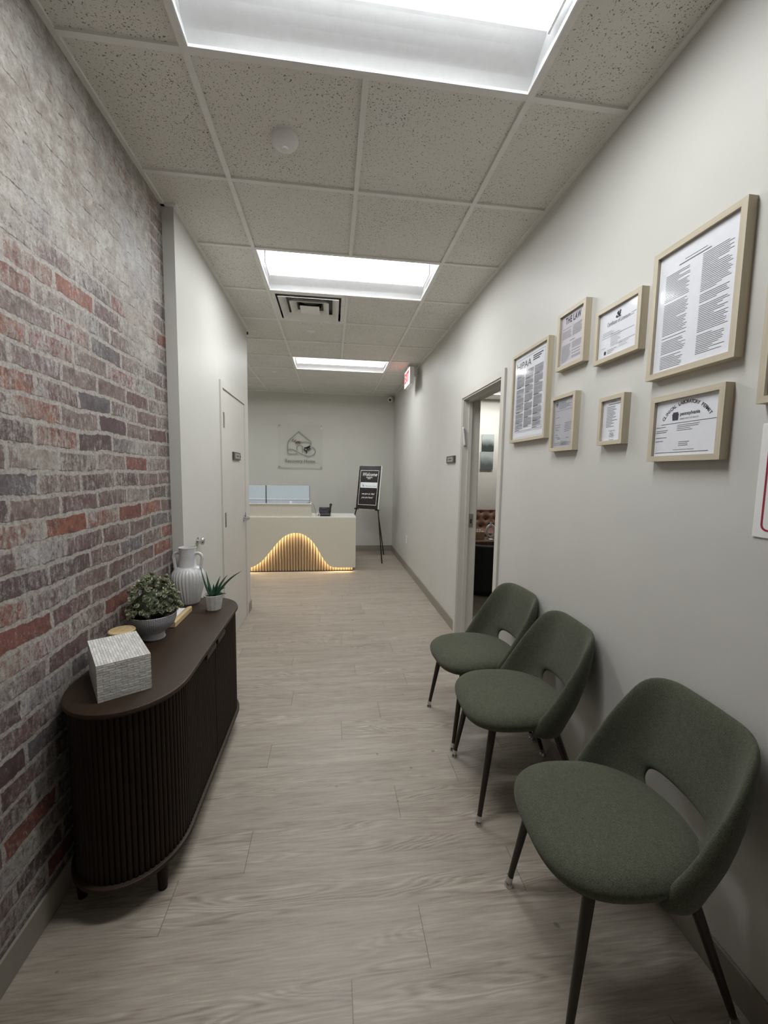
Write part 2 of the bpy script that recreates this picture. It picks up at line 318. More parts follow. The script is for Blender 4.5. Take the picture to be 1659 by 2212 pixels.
# ------------------------------------------------------------------ mesh helpers
class MB:
    def __init__(s): s.v = []; s.f = []; s.uv = None
    def add(s, vs, fs):
        o = len(s.v); s.v += [tuple(v) for v in vs]; s.f += [tuple(i + o for i in f) for f in fs]; return s
    def box(s, x0, x1, y0, y1, z0, z1):
        x0, x1 = sorted((x0, x1)); y0, y1 = sorted((y0, y1)); z0, z1 = sorted((z0, z1))
        vs = [(x, y, z) for z in (z0, z1) for y in (y0, y1) for x in (x0, x1)]
        return s.add(vs, [(0, 2, 3, 1), (4, 5, 7, 6), (0, 1, 5, 4), (2, 6, 7, 3), (0, 4, 6, 2), (1, 3, 7, 5)])
    def quad(s, a, b, c, d): return s.add([a, b, c, d], [(0, 1, 2, 3)])
    def tube(s, pts, rad, n=12, caps=True):
        pts = [Vector(p) for p in pts]; K = len(pts)
        if not isinstance(rad, (list, tuple)): rad = [rad] * K
        T = [(pts[min(i + 1, K - 1)] - pts[max(i - 1, 0)]).normalized() for i in range(K)]
        up = Vector((0, 0, 1)) if abs(T[0].z) < 0.9 else Vector((1, 0, 0))
        U = (up - T[0] * up.dot(T[0])).normalized(); vs = []
        for i in range(K):
            U = (U - T[i] * U.dot(T[i])).normalized(); V = T[i].cross(U)
            for k in range(n):
                a = 2 * PI * k / n; vs.append(pts[i] + (U * math.cos(a) + V * math.sin(a)) * rad[i])
        fs = [(i * n + k, i * n + (k + 1) % n, (i + 1) * n + (k + 1) % n, (i + 1) * n + k) for i in range(K - 1) for k in range(n)]
        if caps: fs += [tuple(reversed(range(n))), tuple((K - 1) * n + k for k in range(n))]
        return s.add(vs, fs)
    def lathe(s, prof, n=32, c=(0, 0), mod=None, caps=True):
        vs = []
        for (r, z) in prof:
            for k in range(n):
                a = 2 * PI * k / n; rr = r * (mod(a, z) if mod else 1); vs.append((c[0] + rr * math.cos(a), c[1] + rr * math.sin(a), z))
        K = len(prof)
        fs = [(i * n + k, i * n + (k + 1) % n, (i + 1) * n + (k + 1) % n, (i + 1) * n + k) for i in range(K - 1) for k in range(n)]
        if caps: fs += [tuple(reversed(range(n))), tuple((K - 1) * n + k for k in range(n))]
        return s.add(vs, fs)
    def prism(s, outline, z0, z1, bev=0.0):
        n = len(outline); rings = [(0.0, z0), (0.0, z1)]
        if bev: rings = [(bev, z0), (0.0, z0 + bev), (0.0, z1 - bev), (bev * 0.3, z1 - bev * 0.3), (bev, z1)]
        vs = []
        for ins, z in rings:
            for i, (x, y) in enumerate(outline):
                if ins:
                    p, q = outline[i - 1], outline[(i + 1) % n]; tx, ty = q[0] - p[0], q[1] - p[1]; l = math.hypot(tx, ty) or 1
                    x, y = x - ty / l * ins, y + tx / l * ins
                vs.append((x, y, z))
        K = len(rings)
        fs = [(i * n + k, i * n + (k + 1) % n, (i + 1) * n + (k + 1) % n, (i + 1) * n + k) for i in range(K - 1) for k in range(n)]
        fs += [tuple(reversed(range(n))), tuple((K - 1) * n + k for k in range(n))]
        return s.add(vs, fs)
    def xf(s, mat):
        s.v = [tuple(mat @ Vector(v)) for v in s.v]; return s
    def merge(s, o, mat=None):
        vs = o.v if mat is None else [tuple(mat @ Vector(v)) for v in o.v]; return s.add(vs, o.f)
    def build(s, name, mat, parent=None, smooth=False, bevel=0.0, kind=None, label=None, loc=None, normals=True):
        me = D.meshes.new(name); me.from_pydata(s.v, [], s.f)
        if normals:
            bm = bmesh.new(); bm.from_mesh(me); bmesh.ops.recalc_face_normals(bm, faces=bm.faces); bm.to_mesh(me); bm.free()
        if s.uv:
            ul = me.uv_layers.new(name='UVMap')
            for i, c in enumerate(s.uv): ul.data[i].uv = c
        me.materials.append(M[mat] if isinstance(mat, str) else mat)
        if smooth:
            for p in me.polygons: p.use_smooth = True
        me.update()
        o = D.objects.new(name, me); COL.objects.link(o)
        if parent: o.parent = parent
        if loc: o.location = loc
        if bevel:
            b = o.modifiers.new('bevel', 'BEVEL'); b.width = bevel; b.segments = 2; b.limit_method = 'ANGLE'; b.angle_limit = math.radians(40)
        if smooth == 'auto':
            me.set_sharp_from_angle(angle=math.radians(38))
        if kind: o['kind'] = kind
        if label: o['label'] = label
        return o

def tag(o, label, cat, group=None):
    o['label'] = label; o['category'] = cat
    if group: o['group'] = group
    return o
def thing(name, label, cat, loc=(0, 0, 0), rz=0.0, group=None):
    o = D.objects.new(name, None); COL.objects.link(o); o.location = loc; o.rotation_euler = (0, 0, rz); o.empty_display_size = 0.1
    return tag(o, label, cat, group)
def dup(root, loc, rz, label, group=None):
    r = root.copy(); COL.objects.link(r); r.location = loc; r.rotation_euler = (0, 0, rz); r['label'] = label
    if group: r['group'] = group
    for ch in list(root.children):
        c = ch.copy(); COL.objects.link(c); c.parent = r
        for g in list(ch.children):
            d = g.copy(); COL.objects.link(d); d.parent = c
    return r
def text_mb(txt, size, width=None, shear=0.0, depth=0.0, space=1.0, bold=0.0):
    cu = D.curves.new('t', 'FONT'); cu.body = txt; cu.size = size; cu.align_x = 'CENTER'; cu.align_y = 'CENTER'; cu.shear = shear
    cu.space_character = space; cu.offset = bold; cu.resolution_u = 3; cu.extrude = depth
    o = D.objects.new('t', cu); COL.objects.link(o)
    dg = bpy.context.evaluated_depsgraph_get(); me = D.meshes.new_from_object(o.evaluated_get(dg))
    b = MB(); b.add([v.co[:] for v in me.vertices], [tuple(p.vertices) for p in me.polygons])
    D.objects.remove(o); D.curves.remove(cu); D.meshes.remove(me)
    if width and b.v:
        xs = [v[0] for v in b.v]; k = width / (max(xs) - min(xs)); b.v = [(x * k, y, z) for x, y, z in b.v]
    return b
def T(x=0, y=0, z=0): return Matrix.Translation((x, y, z))

# ================================================================== THE ROOM
WT = 0.14
b = MB().box(-3.3, 5.2, YB - .1, YF + .1, -0.06, 0.0); fl = b.build('floor', 'vinyl_plank', kind='structure')
# right wall with the office doorway
DY0, DY1, DZ = 1.095, 1.918, 2.104
b = MB().box(XR, XR + WT, YB, DY0, 0, ZC); b.box(XR, XR + WT, DY1, YF, 0, ZC); b.box(XR, XR + WT, DY0, DY1, DZ, ZC)
b.build('wall_right', 'wall_paint', kind='structure')
MB().box(-3.3, 5.2, YF, YF + .1, 0, ZC + .2).build('wall_far', 'far_paint', kind='structure')
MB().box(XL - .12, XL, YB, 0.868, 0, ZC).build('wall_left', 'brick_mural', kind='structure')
MB().box(XL - .12, XL2, 0.868, 2.77, 0, ZC).build('wall_left_painted', 'wall_paint', kind='structure')
MB().box(-3.2, XL - .12, 2.65, 2.77, 0, ZC).build('wall_reception_near', 'wall_paint', kind='structure')
MB().box(-3.3, -3.2, 2.65, YF, 0, ZC).build('wall_reception_left', 'wall_paint', kind='structure')
MB().box(XL - .12, XR + WT, YB - .1, YB, 0, ZC).build('wall_behind', 'wall_paint', kind='structure')
MB().box(5.1, 5.2, 0.3, YF, 0, ZC + .2).build('wall_office_right', 'far_paint', kind='structure')
MB().box(XR + WT, 5.2, 0.2, 0.3, 0, ZC + .2).build('wall_office_near', 'far_paint', kind='structure')
MB().box(-3.4, 5.3, YB - .2, YF + .2, ZC + .16, ZC + .22).build('ceiling_light_block', 'dark_void', kind='structure')  # unseen cover slab added above the ceiling to block world light
# slight closing strips above the walls up to the light-blocking slab
b = MB().box(XR, XR + WT, YB, YF, ZC, ZC + .16); b.box(XL - .12, XL, YB, .868, ZC, ZC + .16); b.box(XL - .12, XL2, .868, 2.77, ZC, ZC + .16)
b.box(-3.2, XL - .12, 2.65, 2.77, ZC, ZC + .16); b.box(-3.3, -3.2, 2.65, YF, ZC, ZC + .16); b.box(XL, XR, YB - .1, YB, ZC, ZC + .16)
b.build('trim_1', 'wall_paint', kind='structure')
# baseboards
def base(name, segs):
    b = MB()
    for s_ in segs: b.box(*s_)
    b.build(name, 'vinyl_base', kind='structure', bevel=0.003)
base('baseboard_right', [(XR - .010, XR, YB, DY0 - .05, 0, .10), (XR - .010, XR, DY1 + .05, YF, 0, .10)])
base('baseboard_far', [(-3.2, XR, YF - .010, YF, 0, .10)])
base('baseboard_left', [(XL, XL + .010, YB, .868, 0, .10), (XL, XL2, .858, .868, 0, .10)])
base('baseboard_left_painted', [(XL2, XL2 + .010, .858, 1.70, 0, .10), (XL2, XL2 + .010, 2.61, 2.78, 0, .10), (-3.2, XL2 + .01, 2.77, 2.78, 0, .10)])

# ---- ceiling: tiles, tees
LIGHTS = [-G, 2 * G, 6 * G]      # y start of each 2x4 ft troffer
def corr_x(y): return XL if y < .868 else (XL2 if y < 2.77 else -3.2)
tiles = MB(); tees = MB(); ang = MB()
ys = [G * k for k in range(-6, 10)] + [YF]
TZ = ZC + .009
for i in range(len(ys) - 1):
    y0, y1 = max(ys[i], YB), ys[i + 1]
    left = -3.2 if y0 > 2.4 else XL - .1
    xs = [left] + [x for x in (-3.048 + G * k for k in range(0, 8)) if x > left + .02 and x < XR] + [XR]
    xs = sorted(set(round(x, 4) for x in xs))
    for j in range(len(xs) - 1):
        x0, x1 = xs[j], xs[j + 1]; cx, cy = (x0 + x1) / 2, (y0 + y1) / 2
        if 0 < cx < 2 * G and any(L < cy < L + G for L in LIGHTS): continue
        if 0 < cx < G and 3 * G < cy < 4 * G: continue
        if -4 * G < cx < -2 * G and 6 * G < cy < 7 * G: continue
        tiles.box(x0, x1, y0, y1, TZ, TZ + .016)
tiles.build('ceiling', 'ceiling_tile', kind='structure')
tw = .0115
for i, y in enumerate(ys[1:-1]):
    left = -3.2 if y > 2.77 else (XL if y < .86 else XL2)
    if y > 7.5 * G: tees.box(left, 0, y - tw, y + tw, ZC, ZC + .012); tees.box(2 * G, XR, y - tw, y + tw, ZC, ZC + .012)
    else: tees.box(left, XR, y - tw, y + tw, ZC, ZC + .012)
for x in (0, 2 * G): tees.box(x - tw, x + tw, YB, YF, ZC - .0004, ZC + .012)
def midseg(y0, y1): tees.box(G - tw, G + tw, y0, y1, ZC - .0004, ZC + .012)
midseg(YB, -G); midseg(0, 2 * G); midseg(3 * G, 6 * G)
for k in range(1, 6):
    tees.box(-G * k - tw, -G * k + tw, 2.77, 6 * G if k == 3 else YF, ZC - .0004, ZC + .012)
tees.build('trim_2', 'tee_metal', kind='structure')
aw = .020
ang.box(XR - aw, XR, YB, YF, ZC - .001, ZC + .02); ang.box(XL, XL + aw, YB, .868, ZC - .001, ZC + .02); ang.box(XL, XL2 + aw, .848, .868, ZC - .001, ZC + .02)
ang.box(XL2, XL2 + aw, .868, 2.77, ZC - .001, ZC + .02); ang.box(-3.2, XL2 + aw, 2.77, 2.77 + aw, ZC - .001, ZC + .02)
ang.box(-3.2, XR, YF - aw, YF, ZC - .001, ZC + .02); ang.box(-3.2, -3.2 + aw, 2.77, YF, ZC - .001, ZC + .02)
ang.build('trim_3', 'tee_metal', kind='structure')
# office ceiling
b = MB(); o0, o1, p0_, p1_ = 2.80, 2.80 + 2 * G, 4.90, 4.90 + G
b.box(XR + WT, o0, .3, YF, ZC + .02, ZC + .05); b.box(o1, 5.1, .3, YF, ZC + .02, ZC + .05); b.box(o0, o1, .3, p0_, ZC + .02, ZC + .05); b.box(o0, o1, p1_, YF, ZC + .02, ZC + .05)
b.build('ceiling_office', 'ceiling_tile', kind='structure')

# ---- recessed fluorescent troffers
def troffer(loc, label, glow='lamp_glow', w=2 * G, d=G, group='recessed ceiling lights'):
    t = thing('ceiling_light', label, 'light', loc, 0, group)
    e = .0135
    h = .105
    # curved white reflector, arcs from each long edge up to the top
    b = MB(); prof = []
    for k in range(9):
        a = k / 8; prof.append((e + a * (d / 2 - e - .05), .008 + h * math.sin(a * PI / 2) ** 0.9))
    prof2 = [(d - y, z) for y, z in reversed(prof)]
    pr = prof + prof2
    vs = [(x, y, z) for (y, z) in pr for x in (e, w - e)]
    b.add(vs, [(2 * i, 2 * i + 1, 2 * i + 3, 2 * i + 2) for i in range(len(pr) - 1)])
    # end walls
    for x in (e, w - e):
        n0 = len(b.v); b.v += [(x, y, z) for y, z in pr]; b.f.append(tuple(range(n0, n0 + len(pr))))
    b.build('reflector', 'white_enamel', t, normals=False)
    q0, q1 = .0118, .0165
    f = MB()
    f.box(q0, w - q0, q0, q1, .0006, .016); f.box(q0, w - q0, d - q1, d - q0, .0006, .016)
    f.box(q0, q1, q1, d - q1, .0006, .016); f.box(w - q1, w - q0, q1, d - q1, .0006, .016)
    f.build('frame', 'white_enamel', t)
    # basket hanging in the middle: lit lens below, dimly glowing perforated sides
    bw = .105; z0, z1 = .030, .098
    lens = [(d / 2 - bw * math.cos(PI * k / 8) * .93, z0 - .010 * math.sin(PI * k / 8) + .004) for k in range(9)]
    g = MB(); g.add([(x, y, z) for (y, z) in lens for x in (.045, w - .045)], [(2 * i, 2 * i + 1, 2 * i + 3, 2 * i + 2) for i in range(8)])
    g.build('diffuser', glow, t)
    for s_ in (-1, 1):
        MB().add([(x, d / 2 + s_ * q, z) for q, z in ((bw * .93, z0), (bw, z0), (bw * .86, z1), (bw * .80, z1)) for x in (.040, w - .040)], [(0, 1, 3, 2), (2, 3, 5, 4), (4, 5, 7, 6), (6, 7, 1, 0), (0, 2, 4, 6), (1, 7, 5, 3)]).build('basket_side', 'basket_perf', t)
    for x in (.036, w - .044): MB().box(x, x + .008, d / 2 - bw, d / 2 + bw, z0 - .008, .098).build('basket_end', 'white_plastic', t)
    return t
troffer((0, LIGHTS[0], ZC), 'large lit recessed ceiling light panel nearest the camera, at the top edge')
troffer((0, LIGHTS[1], ZC), 'lit recessed ceiling light directly in front of the square air vent')
troffer((0, LIGHTS[2], ZC), 'farthest lit recessed ceiling light, above the approach to the reception desk')

troffer((-4 * G, 6 * G, ZC), 'added unseen fill light over the left side of the reception, hidden by the wall')  # extra troffer added out of view to brighten the reception's back wall

# ---- square air vent
v = thing('air_vent', 'white square stepped air vent in the ceiling behind the second light', 'vent', (G / 2, 3.5 * G, ZC))
b = MB(); s0, s1 = .2925, .262
b.box(-s0, s0, -s0, -s1, .001, .006); b.box(-s0, s0, s1, s0, .001, .006); b.box(-s0, -s1, -s1, s1, .001, .006); b.box(s1, s0, -s1, s1, .001, .006)
b.build('face_plate', 'tee_metal', v)
def cone(so, si, z0, z1):
    b = MB(); t_ = .004
    def sq(r, z): return [(-r, -r, z), (r, -r, z), (r, r, z), (-r, r, z)]
    rings = [sq(so, z0), sq(si, z1), sq(si, z1 + t_), sq(so, z0 + t_ * 1.5)]
    vs = [p for r in rings for p in r]
    b.add(vs, [(4 * i + k, 4 * i + (k + 1) % 4, 4 * ((i + 1) % 4) + (k + 1) % 4, 4 * ((i + 1) % 4) + k) for i in range(4) for k in range(4)]); return b
cone(.243, .190, -.012, .030).build('louvre', 'tee_metal', v)
cone(.160, .112, -.012, .030).build('louvre', 'tee_metal', v)
MB().box(-.080, .080, -.080, .080, -.012, -.007).build('centre_plate', 'tee_metal', v)
b = MB(); b.box(-.29, .29, -.29, .29, .075, .085); b.build('plenum', 'vent_grey', v)
b = MB(); b.lathe([(.10, .03), (.10, .073)], 24, caps=False); b.build('duct_collar', 'dark_void', v)

# ---- smoke detector, sprinkler covers
t = thing('smoke_detector', 'round white domed smoke detector on the second row of ceiling tiles', 'smoke detector', (.292, .330, TZ))
MB().lathe([(.056, 0), (.056, -.010), (.052, -.022), (.042, -.032), (.022, -.038), (.006, -.039)], 36).build('body', 'white_plastic', t, smooth='auto')
MB().lathe([(.014, -.036), (.014, -.046), (.011, -.048), (.002, -.048)], 20).build('test_button', 'white_plastic', t, smooth='auto')
o = MB().lathe([(.042, 0), (.042, -.003), (.036, -.005), (.001, -.005)], 28).build('sprinkler_cover', 'white_plastic', smooth='auto', loc=(.285, 2.72, TZ))
tag(o, 'flat round sprinkler cover on the ceiling tile just past the air vent', 'sprinkler')
o = MB().lathe([(.042, 0), (.042, -.004), (.036, -.007), (.001, -.007)], 28).build('sprinkler_cover', 'white_plastic', smooth='auto', loc=(-.318, 4.50, TZ))
tag(o, 'flat round sprinkler cover on the ceiling left of the farthest light', 'sprinkler')

# ================================================================== DOORS
# door 1 (closed, in painted left wall)
d1 = D.objects.new('door_1', None); COL.objects.link(d1); d1['kind'] = 'structure'
x = XL2
b = MB(); b.box(x, x + .012, 1.70, 1.755, 0, 2.085); b.box(x, x + .012, 2.555, 2.61, 0, 2.085); b.box(x, x + .0125, 1.70, 2.61, 2.0851, 2.135)
b.build('door_frame', 'trim_paint', d1)
MB().box(x - .02, x + .004, 1.760, 2.550, .008, 2.078).build('door_panel', 'trim_paint', d1, bevel=.002)
for z in (1.845, 1.062, .28):
    b = MB().box(x + .003, x + .006, 1.775, 1.822, z - .057, z + .057); b.tube([(x + .012, 1.765, z - .057), (x + .012, 1.765, z + .057)], .006, 10)
    b.box(x + .005, x + .009, 1.79, 1.808, z - .045, z + .045)
    b.build('hinge', 'brushed_steel', d1)
b = MB(); b.lathe([(.032, 0), (.032, .008), (.026, .012), (.001, .012)], 24); b.lathe([(.012, .01), (.012, .05)], 14)
b.xf(T(x + .004, 2.48, 1.0) @ Matrix.Rotation(PI / 2, 4, 'Y'))
b.tube([(x + .05, 2.485, 1.0), (x + .058, 2.44, 1.001), (x + .055, 2.38, .998), (x + .05, 2.355, .995)], [.011, .011, .009, .007], 10)
b.tube([(x + .02, 2.48, 1.0), (x + .02, 2.48, 1.05)], .005, 8)
b.build('lever_handle', 'chrome', d1, smooth='auto')
def plaque(loc, sgn, label):
    t = thing('room_plaque', label, 'sign', loc)
    MB().box(0, sgn * .014, -.13, .13, -.033, .033).build('backing', 'plaque_dark', t, bevel=.002)
    b = MB().box(sgn * .014, sgn * .017, -.085, .085, -.022, .022)
    b.build('insert', 'plaque_insert', t)
    for yy in (-.11, .11): MB().box(sgn * .014, sgn * .020, yy - .006, yy + .006, -.006, .006).build('screw', 'chrome', t)
    b = MB()
    for k in range(5): b.box(sgn * .017, sgn * .0175, -.05 + k * .02, -.036 + k * .02, -.007, .007)
    b.build('lettering', 'plaque_dark', t)
plaque((XL2 + .004, 2.19, 1.580), 1, 'small dark metal room plaque fixed to the closed white door')
plaque((XR, 2.225, 1.592), -1, 'small dark metal room plaque on the right wall beside the open doorway')
# door 2 (open doorway to the office)
d2 = D.objects.new('door_2', None); COL.objects.link(d2); d2['kind'] = 'structure'
c = .055
b = MB()
for x0, x1 in ((XR - .014, XR), (XR + WT, XR + WT + .014)):
    b.box(x0, x1, DY0 - c, DY0, 0, DZ); b.box(x0, x1, DY1, DY1 + c, 0, DZ); b.box(x0, x1, DY0 - c, DY1 + c, DZ + .0001, DZ + .046)
b.box(XR - .006, XR + WT + .006, DY0 - .001, DY0 + .012, 0, DZ); b.box(XR - .006, XR + WT + .006, DY1 - .012, DY1 + .001, 0, DZ)
b.box(XR - .006, XR + WT + .006, DY0 + .012, DY1 - .012, DZ - .012, DZ + .001)
b.box(XR + .045, XR + .075, DY1 - .024, DY1 - .012, 0, DZ); b.box(XR + .045, XR + .075, DY0 + .012, DY0 + .024, 0, DZ); b.box(XR + .045, XR + .075, DY0 + .024, DY1 - .024, DZ - .024, DZ - .012)
b.build('door_frame', 'trim_paint', d2)
b = MB().box(XR + .080, XR + .118, DY1 - .0145, DY1 - .012, .985, 1.105); b.build('strike_plate', 'brushed_steel', d2)
b = MB().box(XR + .092, XR + .106, DY1 - .0152, DY1 - .0144, 1.02, 1.06); b.build('latch_hole', 'dark_void', d2)
# door leaf swung into the office against the near office wall
MB().box(XR + WT + .02, XR + WT + .84, DY0 - .03, DY0 + .012, .01, DZ - .015).build('door_panel', 'trim_paint', d2, bevel=.002)
# small slanted white case on the jamb
o = MB().tube([(XR + .018, DY1 - .022, 1.70), (XR + .018, DY1 - .022, 1.705), (XR + .014, DY1 - .022, 1.72), (XR - .006 + .006, DY1 - .022, 1.84), (XR - .002, DY1 - .022, 1.853), (XR - .003, DY1 - .022, 1.86)],
              [.006, .013, .010, .010, .013, .006], 12).build('doorpost_case', 'ceramic_white', smooth=True)
tag(o, 'small white slanted doorpost case fixed to the jamb of the open doorway', 'doorpost case')
# wall bumper knob on painted left wall
b = MB().lathe([(.026, 0), (.026, .006), (.012, .009), (.012, .020), (.021, .024), (.024, .034), (.018, .042), (.001, .044)], 24)
b.xf(T(XL2, 1.105, 1.005) @ Matrix.Rotation(PI / 2, 4, 'Y'))
o = b.build('wall_bumper', 'chrome', smooth='auto'); tag(o, 'round chrome knob on the painted left wall above the white vase', 'knob')
o = MB().box(XL2 - .012, XL2 + .012, 2.772, 2.792, 2.805, 2.828).build('corner_clip', 'black_plastic', bevel=.003)
tag(o, 'tiny black clip at the top corner of the painted left wall', 'clip')
# wall outlet far right wall
t = thing('wall_outlet', 'small white electrical outlet low on the far right wall', 'outlet', (XR, 4.46, .46))
MB().box(-.006, 0, -.036, .036, -.058, .058).build('cover_plate', 'white_plastic', t, bevel=.002)
b = MB().box(-.0075, -.006, -.014, .014, .008, .036); b.build('socket', 'ceramic_white', t); MB().box(-.0075, -.006, -.014, .014, -.036, -.008).build('socket', 'ceramic_white', t)

# ---- exit sign
t = thing('exit_sign', 'illuminated red EXIT sign hanging near the right wall under the ceiling', 'sign', (1.475, 3.86, 2.70))
MB().box(0, .055, -.185, .185, -.105, .105).build('housing', 'white_plastic', t, bevel=.004)
MB().box(-.003, 0, -.183, .183, -.103, .103).build('lit_border', 'exit_rim', t)
MB().box(-.006, -.003, -.165, .165, -.088, .088).build('lit_face', 'exit_face', t)
ROTR = Matrix(((0, 0, -1, 0), (-1, 0, 0, 0), (0, 1, 0, 0), (0, 0, 0, 1)))   # text x -> -Y, text y -> Z, normal -> -X
text_mb('EXIT', .17, .28, depth=.001, bold=.006).xf(T(-.007, 0, 0) @ ROTR).build('lettering', 'exit_red', t)
b = MB().box(.005, .050, -.05, .05, .105, .1455); b.build('canopy', 'white_plastic', t)
b = MB().box(.055, .150, -.02, .02, .03, .05); b.build('bracket', 'white_plastic', t)
# ---- security camera
t = thing('security_camera', 'small white dome security camera in the far right ceiling corner', 'camera', (1.545, 5.955, 2.79))
b = MB().lathe([(.045, 0), (.045, .02), (.03, .03), (.001, .03)], 24); b.xf(Matrix.Rotation(PI / 2, 4, 'X')); b.build('mount', 'white_plastic', t, smooth='auto')
b = MB(); K = 10
b.lathe([(.048 * math.sin(PI * k / K) + .0005, .048 * math.cos(PI * k / K)) for k in range(K + 1)], 20); b.xf(T(0, -.06, -.01)); b.build('head', 'white_plastic', t, smooth=True)
b = MB().lathe([(.022, 0), (.020, .012), (.001, .014)], 16); b.xf(T(-.015, -.095, -.025) @ Matrix.Rotation(PI / 2 + .5, 4, 'X')); b.build('lens', 'black_plastic', t, smooth='auto')

# ================================================================== SIDEBOARD
SX, SY, ST = -.212, .3025, .705
def oval(hw, hl, a, n=40, ex=2.05):
    # counter-clockwise outline, straight sides for |y|<a, elliptical ends
    pts = []
    for k in range(n + 1):
        th = PI * k / n; cx_, sy_ = math.cos(th), math.sin(th)
        pts.append((hw * abs(cx_) ** (2 / ex) * (1 if cx_ >= 0 else -1), a + (hl - a) * abs(sy_) ** (2 / ex)))
    for k in range(n + 1):
        th = PI + PI * k / n; cx_, sy_ = math.cos(th), math.sin(th)
        pts.append((hw * abs(cx_) ** (2 / ex) * (1 if cx_ >= 0 else -1), -a - (hl - a) * abs(sy_) ** (2 / ex)))
    return pts
sb = thing('sideboard', 'dark walnut oval sideboard with slatted tambour sides against the brick wall', 'sideboard', (SX, SY, 0))
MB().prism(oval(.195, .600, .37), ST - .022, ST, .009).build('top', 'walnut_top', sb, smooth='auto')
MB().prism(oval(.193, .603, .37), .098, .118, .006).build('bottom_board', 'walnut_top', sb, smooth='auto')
def resample(pts, n, closed=True):
    P = [Vector((p[0], p[1])) for p in pts]
    if closed: P.append(P[0])
    L = [0]
    for i in range(len(P) - 1): L.append(L[-1] + (P[i + 1] - P[i]).length)
    out = []; j = 0
    for k in range(n):
        s_ = L[-1] * k / n
        while L[j + 1] < s_ and j < len(P) - 2: j += 1
        t_ = (s_ - L[j]) / max(1e-9, L[j + 1] - L[j]); out.append((P[j].lerp(P[j + 1], t_), (P[j + 1] - P[j]).normalized()))
    return out, L[-1]
SLN = 166; PER = 6
raw = oval(.176, .582, .37, 60)
raw = [p for i, p in enumerate(raw) if i == 0 or (Vector(p) - Vector(raw[i - 1])).length > 1e-5]
rs, Lp = resample(raw, SLN * PER)
def tamb(sel, name, inner=True, mat='walnut'):
    b = MB(); ring = []
    idx = [i for i in range(SLN * PER + 0) if sel(rs[i][0])]
    # order contiguous
    br = [k for k in range(len(idx)) if idx[k] != idx[k - 1] + 1]
    if br and br[-1] != 0: idx = idx[br[-1]:] + idx[:br[-1]]
    elif br == [0]: pass
    z0, z1 = .118, ST - .022; vs = []
    for i in idx:
        p, tg = rs[i]; nrm = Vector((tg.y, -tg.x)); k = (i % PER) / PER
        d_ = .0058 * math.sqrt(max(0, 1 - (2 * k - 1) ** 2)); q = p + nrm * d_
        vs += [(q.x, q.y, z0), (q.x, q.y, z1)]
    n_ = len(idx)
    for i in reversed(idx):
        p, tg = rs[i]; q = p - Vector((tg.y, -tg.x)) * .012; vs += [(q.x, q.y, z0), (q.x, q.y, z1)]
    K = 2 * n_
    b.add(vs, [(2 * i, 2 * ((i + 1) % K), 2 * ((i + 1) % K) + 1, 2 * i + 1) for i in range(K)])
    return b.build(name, mat, sb)
dA = tamb(lambda p: p.x > -.06 and p.y < 0, 'tambour_door')
dB = tamb(lambda p: p.x > -.06 and p.y >= 0, 'tambour_door')
tamb(lambda p: p.x <= -.06, 'body')
for s_, dd in ((-1, dA), (1, dB)):
    b = MB().box(.174, .193, s_ * .012 if s_ > 0 else -.155, s_ * .135 if s_ > 0 else -.02, ST - .046, ST - .0225)
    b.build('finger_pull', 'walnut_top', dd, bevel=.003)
for (lx, ly) in ((.128, -.500), (-.130, -.500), (.128, .500), (-.130, .500), (.128, 0)):
    MB().tube([(lx, ly, .098), (lx, ly, 0)], [.020, .014], 16).build('leg', 'walnut', sb, smooth='auto')

# ---- white inlaid box (rotated)
bx = thing('inlaid_box', 'white bone inlaid rectangular box on the near end of the sideboard', 'box', (-.2505, -.0835, ST), math.atan2(.085, .129))
def uvbox(b, hx, hy, h0, h1):
    def q(vs, u0, v0, uw, vw):
        i = len(b.v); b.v += vs; b.f.append((i, i + 1, i + 2, i + 3)); b.uv += [(u0, v0), (u0 + uw, v0), (u0 + uw, v0 + vw), (u0, v0 + vw)]
    q([(-hx, -hy, h0), (hx, -hy, h0), (hx, -hy, h1), (-hx, -hy, h1)], 0, h0, 2 * hx, h1 - h0)
    q([(hx, -hy, h0), (hx, hy, h0), (hx, hy, h1), (hx, -hy, h1)], .3, h0, 2 * hy, h1 - h0)
    q([(hx, hy, h0), (-hx, hy, h0), (-hx, hy, h1), (hx, hy, h1)], .7, h0, 2 * hx, h1 - h0)
    q([(-hx, hy, h0), (-hx, -hy, h0), (-hx, -hy, h1), (-hx, hy, h1)], .9, h0, 2 * hy, h1 - h0)
    i = len(b.v); b.v += [(-hx, -hy, h1), (hx, -hy, h1), (hx, hy, h1), (-hx, hy, h1)]; b.f.append((i, i + 1, i + 2, i + 3))
    b.uv += [(0, 2 * hx), (0, 0), (2 * hy, 0), (2 * hy, 2 * hx)]
    i = len(b.v); b.v += [(-hx, -hy, h0), (-hx, hy, h0), (hx, hy, h0), (hx, -hy, h0)]; b.f.append((i, i + 1, i + 2, i + 3)); b.uv += [(0, 0)] * 4
b = MB(); b.uv = []; uvbox(b, .077, .127, 0, .098); b.build('box_body', 'bone_tile', bx, normals=False)
b = MB(); b.uv = []; uvbox(b, .0772, .1272, .0982, .1235); b.build('lid', 'bone_tile', bx, normals=False)
# ---- candle jar with wooden lid
t = thing('candle_jar', 'low jar with a round pale wooden lid behind the white box', 'jar', (-.352, .155, ST))
MB().lathe([(.040, 0), (.044, .004), (.044, .080), (.040, .082)], 32).build('jar_body', 'ceramic_grey', t, smooth='auto')
MB().lathe([(.045, .082), (.049, .084), (.049, .094), (.046, .097), (.041, .097), (.040, .095), (.001, .095)], 36).build('wooden_lid', 'pine_pale', t, smooth='auto')
